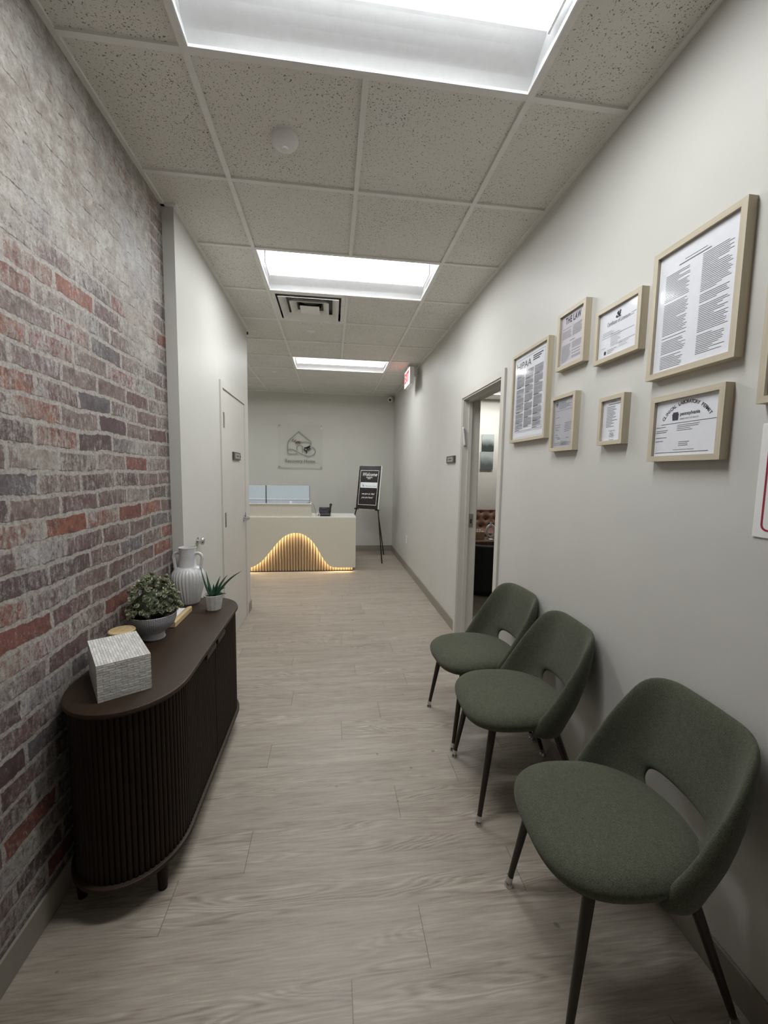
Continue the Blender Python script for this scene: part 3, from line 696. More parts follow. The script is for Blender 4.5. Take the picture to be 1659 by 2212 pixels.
# ---- bowl with succulents
t = thing('potted_succulent', 'bushy grey-green succulent in a textured grey footed bowl', 'plant', (-.292, .305, ST))
b = MB(); bp = [(.046, 0), (.047, .004), (.044, .010), (.043, .026), (.050, .033), (.070, .048), (.086, .068), (.093, .088), (.0955, .112), (.0925, .113), (.089, .095), (.080, .092)]
b.lathe(bp, 72); b.build('bowl', 'bowl_grid', t, smooth='auto')
MB().lathe([(.086, .096), (.05, .110), (.001, .118)], 32).build('soil', 'soil', t)
rnd = random.Random(3)
core = MB(); core.lathe([(.02, .10), (.066, .115), (.072, .15), (.055, .19), (.03, .215), (.001, .222)], 20, mod=lambda a, z: 1 + .12 * math.sin(5 * a + z * 40)); core.build('stems', 'succulent_core', t, smooth=True)
fo = MB()
def leafpoly(o_, dirv, up, L, Wd):
    side = dirv.cross(up).normalized(); P_ = []
    prof = [(0, .25), (.35, .8), (.7, 1.0), (.92, .7), (1.0, .15)]
    for a_, w_ in prof:
        c0 = o_ + dirv * (L * a_) + up * (L * .30 * a_ * a_); P_ += [c0 - side * (Wd * w_) + up * (.12 * Wd), c0 - up * (.18 * Wd), c0 + side * (Wd * w_) + up * (.12 * Wd)]
    fs = []
    for k in range(4):
        for j in (0, 1): fs.append((3 * k + j, 3 * k + j + 1, 3 * k + j + 4, 3 * k + j + 3))
    fo.add(P_, fs)
for k in range(300):
    th = rnd.uniform(0, 2 * PI); ph = math.acos(rnd.uniform(-.28, 1)); 
    dirv = Vector((math.sin(ph) * math.cos(th), math.sin(ph) * math.sin(th), math.cos(ph)))
    R_ = Vector((.100, .095, .125)); lump = 1 + .07 * math.sin(3 * th + 1) + rnd.uniform(-.22, .05)
    c0 = Vector((dirv.x * R_.x, dirv.y * R_.y, .140 + dirv.z * R_.z)) * 1.0
    c0 = Vector((c0.x * lump, c0.y * lump, .140 + (c0.z - .140) * lump + .012))
    if SX and (-.292 + c0.x) < XL + .018: c0.x = XL + .018 + .292
    ax = (dirv + Vector((rnd.uniform(-.4, .4), rnd.uniform(-.4, .4), rnd.uniform(0, .5)))).normalized()
    u1 = ax.orthogonal().normalized(); v1 = ax.cross(u1)
    sz = rnd.uniform(.009, .0150)
    for layer in range(3):
        for j in range(5):
            a = 2 * PI * (j + .5 * layer) / 5 + rnd.uniform(-.2, .2); el = .25 + .45 * layer
            dv = ((u1 * math.cos(a) + v1 * math.sin(a)) * math.cos(el) + ax * math.sin(el)).normalized()
            upv = (ax - dv * ax.dot(dv)).normalized()
            leafpoly(c0 + ax * (.003 * layer), dv, upv, sz * (1 - .22 * layer), sz * .42)
fo.build('foliage', 'succulent', t, smooth=True)
# ---- white amphora vase
t = thing('amphora_vase', 'tall white ribbed vase with two handles at the back of the sideboard', 'vase', (-.305, .800, ST), math.radians(-7))
vp = [(.050, 0), (.056, .004), (.066, .035), (.078, .080), (.087, .125), (.088, .150), (.083, .175), (.068, .197), (.049, .208)]
def sm(pr, n=4):
    out = []
    for i in range(len(pr) - 1):
        p0, p1, p2, p3 = pr[max(i - 1, 0)], pr[i], pr[i + 1], pr[min(i + 2, len(pr) - 1)]
        for k in range(n):
            t_ = k / n
            out.append(tuple(.5 * ((2 * p1[j]) + (-p0[j] + p2[j]) * t_ + (2 * p0[j] - 5 * p1[j] + 4 * p2[j] - p3[j]) * t_ ** 2 + (-p0[j] + 3 * p1[j] - 3 * p2[j] + p3[j]) * t_ ** 3) for j in range(len(p1))))
    return out + [pr[-1]]
def ribs(a, z): 
    k = max(0, min(1, z / .02)) * max(0, min(1, (.205 - z) / .03)); return 1 - k * .055 * (1 - abs(math.sin(14 * a))) ** 1.2
MB().lathe(sm(vp), 224, mod=ribs).build('vase_body', 'ceramic_white', t, smooth=True)
MB().lathe([(.049, .204), (.0445, .212), (.0435, .25), (.043, .295), (.046, .312), (.0475, .318), (.0445, .319), (.040, .300), (.040, .22), (.030, .215)], 40).build('neck', 'ceramic_white', t, smooth='auto')
for s_ in (-1, 1):
    pts = sm([(s_ * .040, .280), (s_ * .056, .286), (s_ * .073, .279), (s_ * .080, .262), (s_ * .077, .238), (s_ * .073, .210), (s_ * .070, .185)], 4)
    MB().tube([(x_, 0, z_) for x_, z_ in pts], .0085, 10).build('handle', 'ceramic_white', t, smooth=True)
# ---- pale wooden tray/frame lying flat
t = thing('wooden_tray', 'pale wooden tray with white inside lying between bowl and vase', 'tray', (-.287, .535, ST))
b = MB(); K = 8
for s_ in (-1, 1):
    pr_ = [(s_ * .046, .0), (s_ * .046, .022), (s_ * .043, .028)] + [(s_ * (.043 - .030 * (k / 4)), .028 - .010 * (k / 4) ** 2) for k in range(1, 5)] + [(s_ * .013, .006), (s_ * .013, 0)]
    n0 = len(pr_); vs = [(x_, -.118, z_) for x_, z_ in pr_] + [(x_, .118, z_) for x_, z_ in pr_]
    b.add(vs, [(i, (i + 1) % n0, n0 + (i + 1) % n0, n0 + i) for i in range(n0)] + [tuple(range(n0)), tuple(range(n0, 2 * n0))])
b.build('wooden_sides', 'pine_pale', t, bevel=.002)
b = MB().box(-.014, .014, -.118, .118, .002, .017); b.build('white_insert', 'paper', t)
# ---- aloe in white pot
t = thing('potted_aloe', 'small aloe plant with pointed green leaves in a white pot', 'plant', (-.138, .674, ST))
MB().lathe([(.037, 0), (.039, .003), (.046, .045), (.0515, .083), (.049, .084), (.045, .070), (.030, .068)], 12, mod=lambda a, z: 1 + .02 * math.cos(6 * a)).build('pot', 'pot_white', t)
MB().lathe([(.046, .071), (.001, .075)], 20).build('soil', 'soil', t)
def aloe(tip, base=(0, 0, .07), bend=.02, wd=.010):
    wd *= 1.6; b = MB(); A = Vector(base); Bt = Vector(tip); n_ = 10; side0 = (Bt - A).cross(Vector((0, 0, 1)))
    side = side0.normalized() if side0.length > 1e-5 else Vector((1, 0, 0)); vs = []
    outv = Vector((tip[0] - base[0], tip[1] - base[1], 0)); outv = outv.normalized() if outv.length > 1e-4 else Vector((1, 0, 0))
    for k in range(n_ + 1):
        u_ = k / n_; c0 = A.lerp(Bt, u_) + Vector((0, 0, 1)) * bend * math.sin(PI * u_); w_ = wd * (1 - u_ ** 1.6) + .0006
        tn = (Bt - A).normalized(); nn = side.cross(tn).normalized()
        for a in range(8):
            an = 2 * PI * a / 8; e_ = w_ * .42 * math.sin(an); vs.append(c0 + side * w_ * math.cos(an) + nn * (e_ + .35 * w_ * math.cos(an) ** 2))
    b.add(vs, [(k * 8 + a, k * 8 + (a + 1) % 8, (k + 1) * 8 + (a + 1) % 8, (k + 1) * 8 + a) for k in range(n_) for a in range(8)] + [tuple(range(8)), tuple(n_ * 8 + a for a in range(8))]); return b
for tip, bs, bd, wd in (((.150, .02, .205), (.010, 0, .07), .018, .010), ((-.062, .0, .232), (-.008, 0, .07), -.030, .0095), ((-.040, .02, .205), (-.012, .01, .07), -.01, .008),
                    ((.070, .035, .180), (.008, .008, .07), .012, .0095), ((.040, .0, .183), (.002, .005, .07), .006, .010), ((.075, -.015, .088), (.012, -.005, .07), .008, .008),
                    ((.066, .0, .118), (.012, .003, .07), .012, .008), ((-.016, -.005, .150), (-.006, -.006, .07), .0, .006), ((-.002, .02, .135), (0, .01, .07), 0, .006), ((.03, -.03, .10), (0, -.01, .07), .005, .006)):
    aloe(tip, bs, bd, wd).build('leaf', 'aloe_green', t, smooth=True)

# ================================================================== CHAIRS (local: +X towards the back rest / wall)
def chair_shell():
    W_, r_ = .228, .125
    def S(a, z):
        xb = .257 - .30 * (.8 - z) + .02 * math.sin(PI * min(1, max(0, (.8 - z) / .4)))
        W2 = W_ - max(0, z - .55) * .03 - max(0, .50 - z) * .10
        s_ = 1 if a >= 0 else -1; a = abs(a); f0 = W2 - r_; arc = r_ * PI / 2
        bow = -.010 * (1 - (min(a, f0) / f0) ** 2)
        if a <= f0: x_, y_ = xb, a
        elif a <= f0 + arc:
            t_ = (a - f0) / r_; x_, y_ = xb - r_ * (1 - math.cos(t_)), f0 + r_ * math.sin(t_)
        else: x_, y_ = xb - r_ - (a - f0 - arc), W2 - (a - f0 - arc) * .02
        return Vector((x_ , s_ * y_, z))
    half = [(0, .800), (.10, .798), (.165, .791), (.205, .775), (.232, .745), (.252, .705), (.285, .640), (.312, .565), (.330, .505), (.340, .455), (.341, .425), (.336, .400), (.315, .385), (.26, .375), (.20, .365), (.10, .360), (0, .360)]
    outl = half + [(-a, z) for a, z in reversed(half[1:-1])]
    n_ = 96
    # smooth closed outline by resampling
    P_ = [Vector(p) for p in outl]; P_.append(P_[0]); L = [0]
    for i in range(len(P_) - 1): L.append(L[-1] + (P_[i + 1] - P_[i]).length)
    O = []; j = 0
    for k in range(n_):
        s_ = L[-1] * k / n_
        while L[j + 1] < s_: j += 1
        O.append(P_[j].lerp(P_[j + 1], (s_ - L[j]) / (L[j + 1] - L[j])))
    for _ in range(2): O = [(O[i - 1] + O[i] * 2 + O[(i + 1) % n_]) / 4 for i in range(n_)]
    Hc = Vector((0, .487))
    def hole(dirv):
        # half-dome: flat bottom, arched top
        d_ = dirv.normalized(); ex = 2.6; hw, ht, hb = .120, .034, .045
        hh = ht if d_.y > 0 else hb
        t_ = (abs(d_.x / hw) ** ex + abs(d_.y / hh) ** ex) ** (-1 / ex); return Hc + d_ * t_
    I = [hole(o_ - Hc) for o_ in O]
    K = 16; T_ = .019; vs = []; 
    def layer(sgn):
        rows = []
        for k in range(K + 1):
            u_ = .5 - .5 * math.cos(PI * k / K)
            th = T_ * (1 - abs(2 * u_ - 1) ** 3.5) ** .5 if 0 < k < K else 0
            row = []
            for i in range(n_):
                q = I[i].lerp(O[i], u_); e_ = 1e-3
                p = S(q.x, q.y); da = S(q.x + e_, q.y) - S(q.x - e_, q.y); dz = S(q.x, q.y + e_) - S(q.x, q.y - e_)
                nn = da.cross(dz).normalized()      # outward
                # thicker low at the arms
                row.append(p + nn * (sgn * th))
            rows.append(row)
        return rows
    A, B = layer(1), layer(-1); b = MB()
    vs = [p for row in A for p in row] + [p for row in B for p in row]; N1 = (K + 1) * n_
    fs = []
    for k in range(K):
        for i in range(n_):
            j_ = (i + 1) % n_
            fs.append((k * n_ + i, k * n_ + j_, (k + 1) * n_ + j_, (k + 1) * n_ + i)); fs.append((N1 + k * n_ + i, N1 + (k + 1) * n_ + i, N1 + (k + 1) * n_ + j_, N1 + k * n_ + j_))
    b.add(vs, fs); return b
def weld(o, d_=1e-5):
    bm = bmesh.new(); bm.from_mesh(o.data); bmesh.ops.remove_doubles(bm, verts=bm.verts, dist=d_); bmesh.ops.recalc_face_normals(bm, faces=bm.faces); bm.to_mesh(o.data); bm.free()
    for p in o.data.polygons: p.use_smooth = True
def chair_seat():
    n_ = 64; b = MB()
    prof = [(0, .482), (.35, .481), (.62, .478), (.80, .472), (.91, .462), (.97, .450), (1.0, .436), (.985, .418), (.94, .404), (.80, .398), (0, .397)]
    prof = sm(prof, 3); vs = []
    for (s_, z_) in prof:
        for k in range(n_):
            th = 2 * PI * k / n_; c_, s2 = math.cos(th), math.sin(th); ex = 2 / (3.2 if c_ < 0 else 2.3)
            fx = (1 if c_ >= 0 else -1) * abs(c_) ** ex; fy = (1 if s2 >= 0 else -1) * abs(s2) ** ex
            X_ = -.040 + .238 * fx; taper = 1 - .10 * (fx + 1) / 2 - .07 * max(0, -fx) ** 2
            wob = .010 * math.cos(2 * th) if fx < 0 else 0
            vs.append((-.040 + (X_ + .040) * max(s_, .001), .240 * taper * fy * max(s_, .001), z_ - .010 * max(0, -fx) ** 2 * s_ + .006 * (fy * s_) ** 2))
    K = len(prof); b.add(vs, [(i * n_ + k, i * n_ + (k + 1) % n_, (i + 1) * n_ + (k + 1) % n_, (i + 1) * n_ + k) for i in range(K - 1) for k in range(n_)]); return b
CG = 'green upholstered chairs along the right wall'
def make_chair(loc, rz, label):
    t = thing('upholstered_chair', label, 'chair', loc, rz, CG)
    s_ = chair_seat().build('seat', 'green_wool', t); weld(s_, 5e-4)
    k_ = chair_shell().build('backrest', 'green_wool', t); weld(k_)
    for (tx, ty, fx, fy) in ((-.175, -.165, -.232, -.205), (-.175, .165, -.232, .205), (.085, -.165, .228, -.192), (.085, .165, .228, .192)):
        A = Vector((tx, ty, .405)); B_ = Vector((fx, fy, .028)); C_ = Vector((fx, fy, 0)) + (B_ - A).normalized() * 0
        lg = MB().tube([A, B_], [.0165, .0095], 16).build('leg', 'chair_leg', t, smooth='auto')
        q = B_ + (B_ - A).normalized() * .012
        b = MB().tube([B_ + (A - B_).normalized() * .012, q], [.0112, .0112], 14); b.tube([(q.x, q.y, .014), (q.x, q.y, .006), (q.x, q.y, 0)], [.011, .0155, .0165], 16)
        b.build('glide', 'chrome', lg, smooth='auto')
    return t
CX = 1.345
c1 = make_chair((CX, -.548, 0), math.radians(-4), 'green chair nearest the camera with its seat fully in view')
dup(c1, (CX + .008, .124, 0), math.radians(-3), 'middle green chair between the other two green chairs', CG)
dup(c1, (CX + .010, .612, 0), math.radians(4), 'farthest green chair, beside the open doorway', CG)

# ================================================================== WALL FRAMES
def put(pb, mb, u, v, h=.0005): pb.merge(mb, T(u, v, h))
def lines(pb, u0, u1, v0, v1, pitch, thick, rnd, gaps=.12, ragged=.12, indent=0):
    v_ = v1
    while v_ > v0 + thick:
        if rnd.random() > gaps:
            e_ = u1 - (u1 - u0) * (rnd.random() * ragged if rnd.random() < .8 else rnd.random() * .6)
            if e_ > u0 + .004: pb.quad((u0, v_ - thick, .0005), (e_, v_ - thick, .0005), (e_, v_, .0005), (u0, v_, .0005))
        v_ -= pitch
def rect(pb, u0, u1, v0, v1): pb.quad((u0, v0, .0005), (u1, v0, .0005), (u1, v1, .0005), (u0, v1, .0005))
def disc(pb, u, v, r, n=20): pb.add([(u + r * math.cos(2 * PI * k / n), v + r * math.sin(2 * PI * k / n), .0005) for k in range(n)], [tuple(range(n))])
def ringp(pb, u, v, r, t_=.0015, n=24):
    vs = [(u + q * math.cos(2 * PI * k / n), v + q * math.sin(2 * PI * k / n), .0005) for q in (r, r - t_) for k in range(n)]
    pb.add(vs, [(k, (k + 1) % n, n + (k + 1) % n, n + k) for k in range(n)])
def keystone(pb, u, v, s):
    pb.add([(u - s * .42, v - s * .5, .0005), (u + s * .42, v - s * .5, .0005), (u + s * .5, v + s * .30, .0005), (u + s * .36, v + s * .32, .0005), (u + s * .40, v + s * .5, .0005), (u - s * .40, v + s * .5, .0005), (u - s * .36, v + s * .32, .0005), (u - s * .5, v + s * .30, .0005)], [(0, 1, 2, 3, 4, 5, 6, 7)])
def frame(yl, yr, z0, z1, label, printer, paper='paper', bw=.017, depth=.030, mat=0.0, tilt=0.0, papermargin=0.0):
    W_, H_ = abs(yr - yl), z1 - z0; hu, hv = W_ / 2, H_ / 2
    t = thing('picture_frame', label, 'picture frame', (XR, (yl + yr) / 2, (z0 + z1) / 2), 0, 'pale wood frames on the right wall')
    def bar(vert, sgn):
        b = MB()
        if vert: o = [(sgn * hu, -hv), (sgn * hu, hv), (sgn * (hu - bw), hv - bw), (sgn * (hu - bw), -hv + bw)]
        else: o = [(-hu, sgn * hv), (hu, sgn * hv), (hu - bw, sgn * (hv - bw)), (-hu + bw, sgn * (hv - bw))]
        b.add([(u, v_, z_) for z_ in (0, depth) for u, v_ in o], [(0, 1, 2, 3), (4, 5, 6, 7)] + [(k, (k + 1) % 4, 4 + (k + 1) % 4, 4 + k) for k in range(4)])
        return b.xf(ROTR)
    for q in (1, -1): bar(True, q).build('side_rail', 'oak_frame_v', t)
    bar(False, 1).build('top_rail', 'oak_frame_h', t); bar(False, -1).build('bottom_rail', 'oak_frame_h', t)
    iu, iv = hu - bw, hv - bw; zp = .018
    MB().box(-iu, iu, -iv, iv, .001, zp).xf(ROTR).build('backing', 'mat_board', t)
    pu, pv = iu - mat, iv - mat
    pp = MB().box(-pu, pu, -pv, pv, zp, zp + .0006).xf(ROTR).build('document', paper, t)
    layers = printer(pu, pv)
    for nm, mt, pb in layers:
        if pb.v: pb.xf(ROTR @ T(0, 0, zp + .0006)).xf(T(0, 0, 0)).build(nm, mt, pp, normals=False)
    MB().box(-iu, iu, -iv, iv, depth - .010, depth - .008).xf(ROTR).build('glass', 'glass', t)
    return t
def house_logo(s=1.0, thick=.006):
    """line-drawn house: returns stroke polylines and leaf positions, in units of the wall sign (metres)"""
    q = lambda x_, y_: ((x_ - 806) / 1290 * .72 * s, (820 - y_) / 1290 * .72 * s)
    st = []
    st.append([q(430, 1065), q(425, 960), q(425, 760), q(450, 670), q(520, 590)]); st.append([q(520, 590), q(762, 362)]); st.append([q(758, 362), q(1120, 645)])
    st.append([q(1120, 645), q(1148, 670), q(1157, 705), q(1150, 765)])
    st.append([q(1150, 765), q(1080, 705), q(1000, 680), q(900, 690), q(800, 690)])
    st.append([q(430, 1068), q(640, 1070), q(725, 1062)])
    st.append([q(430, 930), q(540, 925), q(620, 945), q(720, 1000), q(860, 1070), q(960, 1115), q(1080, 1135), q(1190, 1105), q(1270, 1040), q(1290, 960), q(1265, 900), q(1210, 855), q(1150, 850)])
    st.append([q(712, 950), q(712, 860), q(740, 810), q(800, 790), q(860, 810), q(885, 860), q(888, 1030)])
    lv1 = [(q(690, 690), .4), (q(745, 680), .4), (q(795, 690), .4), (q(645, 650), .5), (q(580, 625), .8), (q(700, 740), -.6), (q(780, 720), -.6)]
    lv2 = [(q(1090, 830), .6), (q(1045, 850), .6), (q(980, 870), .2), (q(1105, 890), -1.2), (q(1050, 910), -1.2), (q(960, 950), -.7), (q(1010, 990), -1.5)]
    return st, lv1, lv2
def strokes(pb, st, w_, z_=.0005):
    for pl in st:
        P_ = [Vector((p[0], p[1])) for p in pl]
        P2 = [Vector(p) for p in sm([tuple(p) for p in P_], 4)] if len(P_) > 3 else P_
        vs = []
        for i, p in enumerate(P2):
            tg = (P2[min(i + 1, len(P2) - 1)] - P2[max(i - 1, 0)]).normalized(); nn = Vector((-tg.y, tg.x)) * w_ / 2
            vs += [(p.x - nn.x, p.y - nn.y, z_), (p.x + nn.x, p.y + nn.y, z_)]
        pb.add(vs, [(2 * i, 2 * i + 2, 2 * i + 3, 2 * i + 1) for i in range(len(P2) - 1)])
def leafs(pb, lv, s_, z_=.0005):
    for (u, v_), an in lv:
        c_, n_ = math.cos(an), math.sin(an); pts = []
        for k in range(12):
            th = 2 * PI * k / 12; a, b_ = s_ * math.cos(th), s_ * .38 * math.sin(th); pts.append((u + a * c_ - b_ * n_, v_ + a * n_ + b_ * c_, z_))
        pb.add(pts, [tuple(range(12))])

def pr_hipaa(pu, pv):
    r = random.Random(1); a = MB(); g_ = MB(); d_ = MB(); body = MB()
    put(a, text_mb('HIPAA', .055, pu * .95), -pu * .42, pv - .050)
    for k in range(3): rect(a, pu * .18, pu * (.78 - .1 * k), pv - .030 - k * .011, pv - .024 - k * .011)
    o = .006
    for (u0, u1, v0, v1) in ((-pu * .9, pu * .9, pv - .013, pv - .0115), (-pu * .9, pu * .9, -pv + .035, -pv + .0365), (-pu * .9, -pu * .9 + .0015, -pv + .035, pv - .012), (pu * .9 - .0015, pu * .9, -pv + .035, pv - .012), (-pu * .9, pu * .9, -pv + .028, -pv + .029)): rect(a, u0, u1, v0, v1)
    for c_ in range(3):
        u0 = -pu * .86 + c_ * pu * .58; u1 = u0 + pu * .53; v_ = pv - .085
        while v_ > -pv + .05:
            h_ = r.uniform(.02, .055); v2 = max(v_ - h_, -pv + .045); rect(g_, u0, u1, v2, v_); rect(a, u0, u0 + pu * .3, v2 - .005, v2 - .002); v_ = v2 - .011
            if r.random() < .5: v_ -= .004
        lines(d_, u0 + .002, u1 - .002, -pv + .05, pv - .087, .0045, .0014, r, .05, .1)
    for p_ in d_.v: pass
    d_.v = [(x_, y_, .0010) for x_, y_, z_ in d_.v]
    return [('heading', 'ink', a), ('text_blocks', 'paper_grey', g_), ('text_lines', 'ink_grey', d_)]
def pr_law(pu, pv):
    r = random.Random(2); a = MB(); g_ = MB()
    put(a, text_mb('THE LAW', .040, pu * 1.30, bold=.0014, space=1.12), pu * .02, pv - .030)
    for c_ in (0, 1):
        u0 = -pu * .85 + c_ * pu * .88; u1 = u0 + pu * .80
        lines(g_, u0, u1, .005, pv - .062, .0062, .0034, r, .12, .15); lines(g_, u0, u1, -pv + .012, -.022, .0062, .0034, r, .12, .15)
    rect(g_, -pu * .2, pu * .25, -.012, -.008)
    return [('heading', 'ink', a), ('text_lines', 'ink_light', g_)]
def pr_lic(pu, pv):
    r = random.Random(3); a = MB(); g_ = MB()
    cr = MB()
    for k in range(7): disc(cr, .008 * math.cos(k * .9) * (1.6 if k % 2 else .8), pv - .030 + .008 * math.sin(k * 1.7), .0048)
    rect(cr, -.012, .014, pv - .043, pv - .039)
    put(a, text_mb('Certificate of Licensure', .022, pu * 1.15), .0, pv - .055)
    rect(g_, pu * .62, pu * .86, pv - .052, pv - .050); rect(g_, pu * .60, pu * .75, pv - .060, pv - .058)
    lines(g_, -pu * .8, -pu * .15, pv - .10, pv - .082, .006, .0013, r, 0, .5)
    rect(g_, -pu * .85, pu * .8, pv - .104, pv - .1025); rect(g_, -pu * .35, pu * .1, pv - .098, pv - .096)
    lines(g_, -pu * .35, pu * .45, -.055, -.012, .0055, .0014, r, 0, .6); rect(g_, pu * .4, pu * .85, -.048, -.0465)
    lines(g_, pu * .1, pu * .6, -pv + .02, -pv + .045, .006, .0012, r, 0, .4)
    rect(g_, -pu * .85, -pu * .6, -pv + .04, -pv + .0415)
    km = MB(); keystone(km, -pu * .62, -pv + .020, .014); lines(g_, -pu * .50, pu * .1, -pv + .012, -pv + .028, .006, .0022, r, 0, .3)
    return [('heading', 'ink', a), ('crest', 'ink', cr), ('state_mark', 'ink', km), ('text_lines', 'ink_light', g_)]
def pr_big(pu, pv):
    r = random.Random(4); a = MB()
    rect(a, -pu * .30, pu * .25, pv - .045, pv - .0435); rect(a, -pu * .45, pu * .35, pv - .055, pv - .052)
    lines(a, -pu * .80, -pu * .12, -pv + .006, pv - .070, .00545, .0017, r, .07, .16)
    lines(a, pu * .16, pu * .86, -pv + .020, pv - .062, .00545, .0017, r, .07, .16)
    return [('text_lines', 'ink_grey', a)]
def pr_grey(pu, pv):
    r = random.Random(5); a = MB(); g_ = MB()
    ringp(a, -pu * .72, pv - .022, .012, .0025); sc_ = MB(); disc(sc_, -pu * .72, pv - .022, .006)
    lines(g_, -pu * .5, pu * .8, pv - .050, pv - .012, .0055, .0016, r, 0, .5); rect(g_, -pu * .8, pu * .8, pv - .056, pv - .055)
    lines(g_, -pu * .75, -pu * .2, -pv + .05, pv - .075, .012, .0018, r, .25, .6); lines(g_, pu * .15, pu * .85, -.045, .0, .008, .0018, r, .1, .5)
    lines(g_, -pu * .2, pu * .5, -pv + .012, -pv + .03, .005, .0014, r, 0, .2); lines(g_, -pu * .85, pu * .85, -pv + .008, -pv + .024, .006, .0012, r, 0, .1)
    rect(g_, -pu * .55, -pu * .25, -pv + .042, -pv + .045); rect(g_, pu * .3, pu * .6, -pv + .044, -pv + .046)
    return [('seal_ring', 'ink', a), ('seal_centre', 'ink', sc_), ('text_lines', 'ink_grey', g_)]
def pr_small(pu, pv):
    r = random.Random(6); a = MB(); g_ = MB()
    lines(a, -pu * .62, pu * .60, -.030, .055, .0060, .0020, r, .0, .5); v_ = .055
    for k in range(14): rect(a, pu * .74, pu * .92, .052 - k * .006, .0545 - k * .006)
    rect(a, -pu * .45, pu * .75, .062, .0645); rect(g_, -pu * .2, pu * .3, .073, .075)
    rect(g_, -pu * .3, pu * .35, -.042, -.040)
    st, l1, l2 = house_logo(.055); b2 = MB(); strokes(b2, st, .0012); leafs(b2, l1, .0014); leafs(b2, l2, .0016); a.merge(b2, T(0, -.058, 0))
    rect(a, -.014, .014, -.077, -.0755)
    return [('text_lines', 'ink_grey', a), ('faint_lines', 'ink_light', g_)]
def pr_lab(pu, pv):
    r = random.Random(7); a = MB(); g_ = MB()
    s_ = 'CLINICAL LABORATORY PERMIT'; R_ = .104; cu, cv = .0, pv - .118
    tot = PI * .62
    for i, ch in enumerate(s_):
        if ch == ' ': continue
        an = PI / 2 + tot / 2 - tot * i / (len(s_) - 1); tb = text_mb(ch, .0150, bold=.0003)
        a.merge(tb, T(cu + R_ * math.cos(an), cv + R_ * math.sin(an), .0005) @ Matrix.Rotation(an - PI / 2, 4, 'Z'))
    keystone(a, -.040, pv - .055, .026); put(a, text_mb('pennsylvania', .016, .072, bold=.0003), .014, pv - .050); put(g_, text_mb('DEPARTMENT OF HEALTH', .007, .068), .012, pv - .066)
    rect(a, -pu * .80, pu * .98, pv - .078, pv - .0766)
    lines(g_, -pu * .97, -pu * .55, -.045, pv - .085, .0058, .0018, r, .28, .3); lines(g_, -.03, .055, pv - .105, pv - .084, .0055, .0014, r, 0, .5)
    lines(g_, -.02, .02, -pv + .028, -pv + .044, .0055, .0017, r, 0, .2); rect(g_, -.04, .04, -pv + .018, -pv + .0193)
    rect(a, -pu * .95, pu * .75, -pv + .010, -pv + .0115)
    return [('heading', 'ink', a), ('text_lines', 'ink_grey', g_)]
frame(.890, .468, 1.652, 2.172, 'tall framed privacy poster headed HIPAA, nearest the open doorway', pr_hipaa, 'paper', bw=.016, mat=.012)
frame(.387, .163, 1.966, 2.236, 'small framed notice headed THE LAW, above the grey certificate', pr_law, 'paper_lilac', bw=.018)
frame(.088, -.173, 1.920, 2.139, 'landscape framed Certificate of Licensure with a dark crest', pr_lic, 'paper', bw=.018)
frame(-.222, -.545, 1.791, 2.211, 'largest frame holding a page of dense two-column small print', pr_big, 'paper', bw=.019, mat=.0)
frame(.410, .204, 1.576, 1.845, 'small framed grey certificate with a round seal in its corner', pr_grey, 'paper_grey', bw=.017)
frame(.028, -.119, 1.583, 1.776, 'smallest frame, a printed list with a tiny house logo at its bottom', pr_small, 'paper', bw=.016)
frame(-.256, -.529, 1.509, 1.727, 'landscape framed CLINICAL LABORATORY PERMIT at the lower right', pr_lab, 'paper', bw=.018)
frame(-.618, -.92, 1.650, 2.07, 'frame cut off by the right edge of the photo', lambda pu, pv: [], 'paper', bw=.018)
# acrylic notice with red border, cut by the edge
t = thing('notice_sheet', 'white notice with a rounded red border at the right edge of the photo', 'notice', (XR, -.79, 1.45))
MB().box(-.004, 0, -.170, .170, -.150, .150).build('holder', 'white_plastic', t, bevel=.002)
b = MB()
def rrect(hw, hh, r, n=6):
    pts = []
    for (cx_, cy_, a0) in ((hw - r, hh - r, 0), (-hw + r, hh - r, PI / 2), (-hw + r, -hh + r, PI), (hw - r, -hh + r, 1.5 * PI)):
        for k in range(n + 1): pts.append((cx_ + r * math.cos(a0 + PI / 2 * k / n), cy_ + r * math.sin(a0 + PI / 2 * k / n)))
    return pts
o1, o2 = rrect(.150, .132, .018), rrect(.145, .127, .014); n_ = len(o1)
b.add([(x_, y_, .0045) for x_, y_ in o1] + [(x_, y_, .0045) for x_, y_ in o2], [(k, (k + 1) % n_, n_ + (k + 1) % n_, n_ + k) for k in range(n_)])
b.xf(ROTR).build('red_border', 'sign_red', t)

# ================================================================== RECEPTION
DX0, DX1, DYf, DYb = -1.6, .848, 4.34, 4.90
desk = thing('reception_desk', 'cream reception desk with glowing hill-shaped ribbed wood cutout', 'desk', ((DX0 + DX1) / 2, DYf, 0))
ox = (DX0 + DX1) / 2
curve = [(-1.6, .062), (-.95, .062), (-.80, .062), (-.70, .065), (-.661, .073), (-.573, .111), (-.476, .185), (-.378, .301), (-.279, .425), (-.181, .520), (-.083, .567), (0.0, .576), (.093, .553), (.192, .485), (.272, .385), (.342, .260), (.412, .150), (.483, .082), (.564, .065), (.70, .062), (.800, .062), (.848, .062)]
cv = sm(curve, 5); cv = [(x_ - ox, z_) for x_, z_ in cv]
hx = DX1 - ox
b = MB(); th = .022; n_ = len(cv); vs = []
for (x_, z_) in cv: vs += [(x_, 0, z_), (x_, 0, .79), (x_, th, z_), (x_, th, .79)]
fs = []
for i in range(n_ - 1):
    a_, c_ = 4 * i, 4 * i + 4; fs += [(a_, c_, c_ + 1, a_ + 1), (a_ + 2, a_ + 3, c_ + 3, c_ + 2), (a_, a_ + 2, c_ + 2, c_), (a_ + 1, c_ + 1, c_ + 3, a_ + 3)]
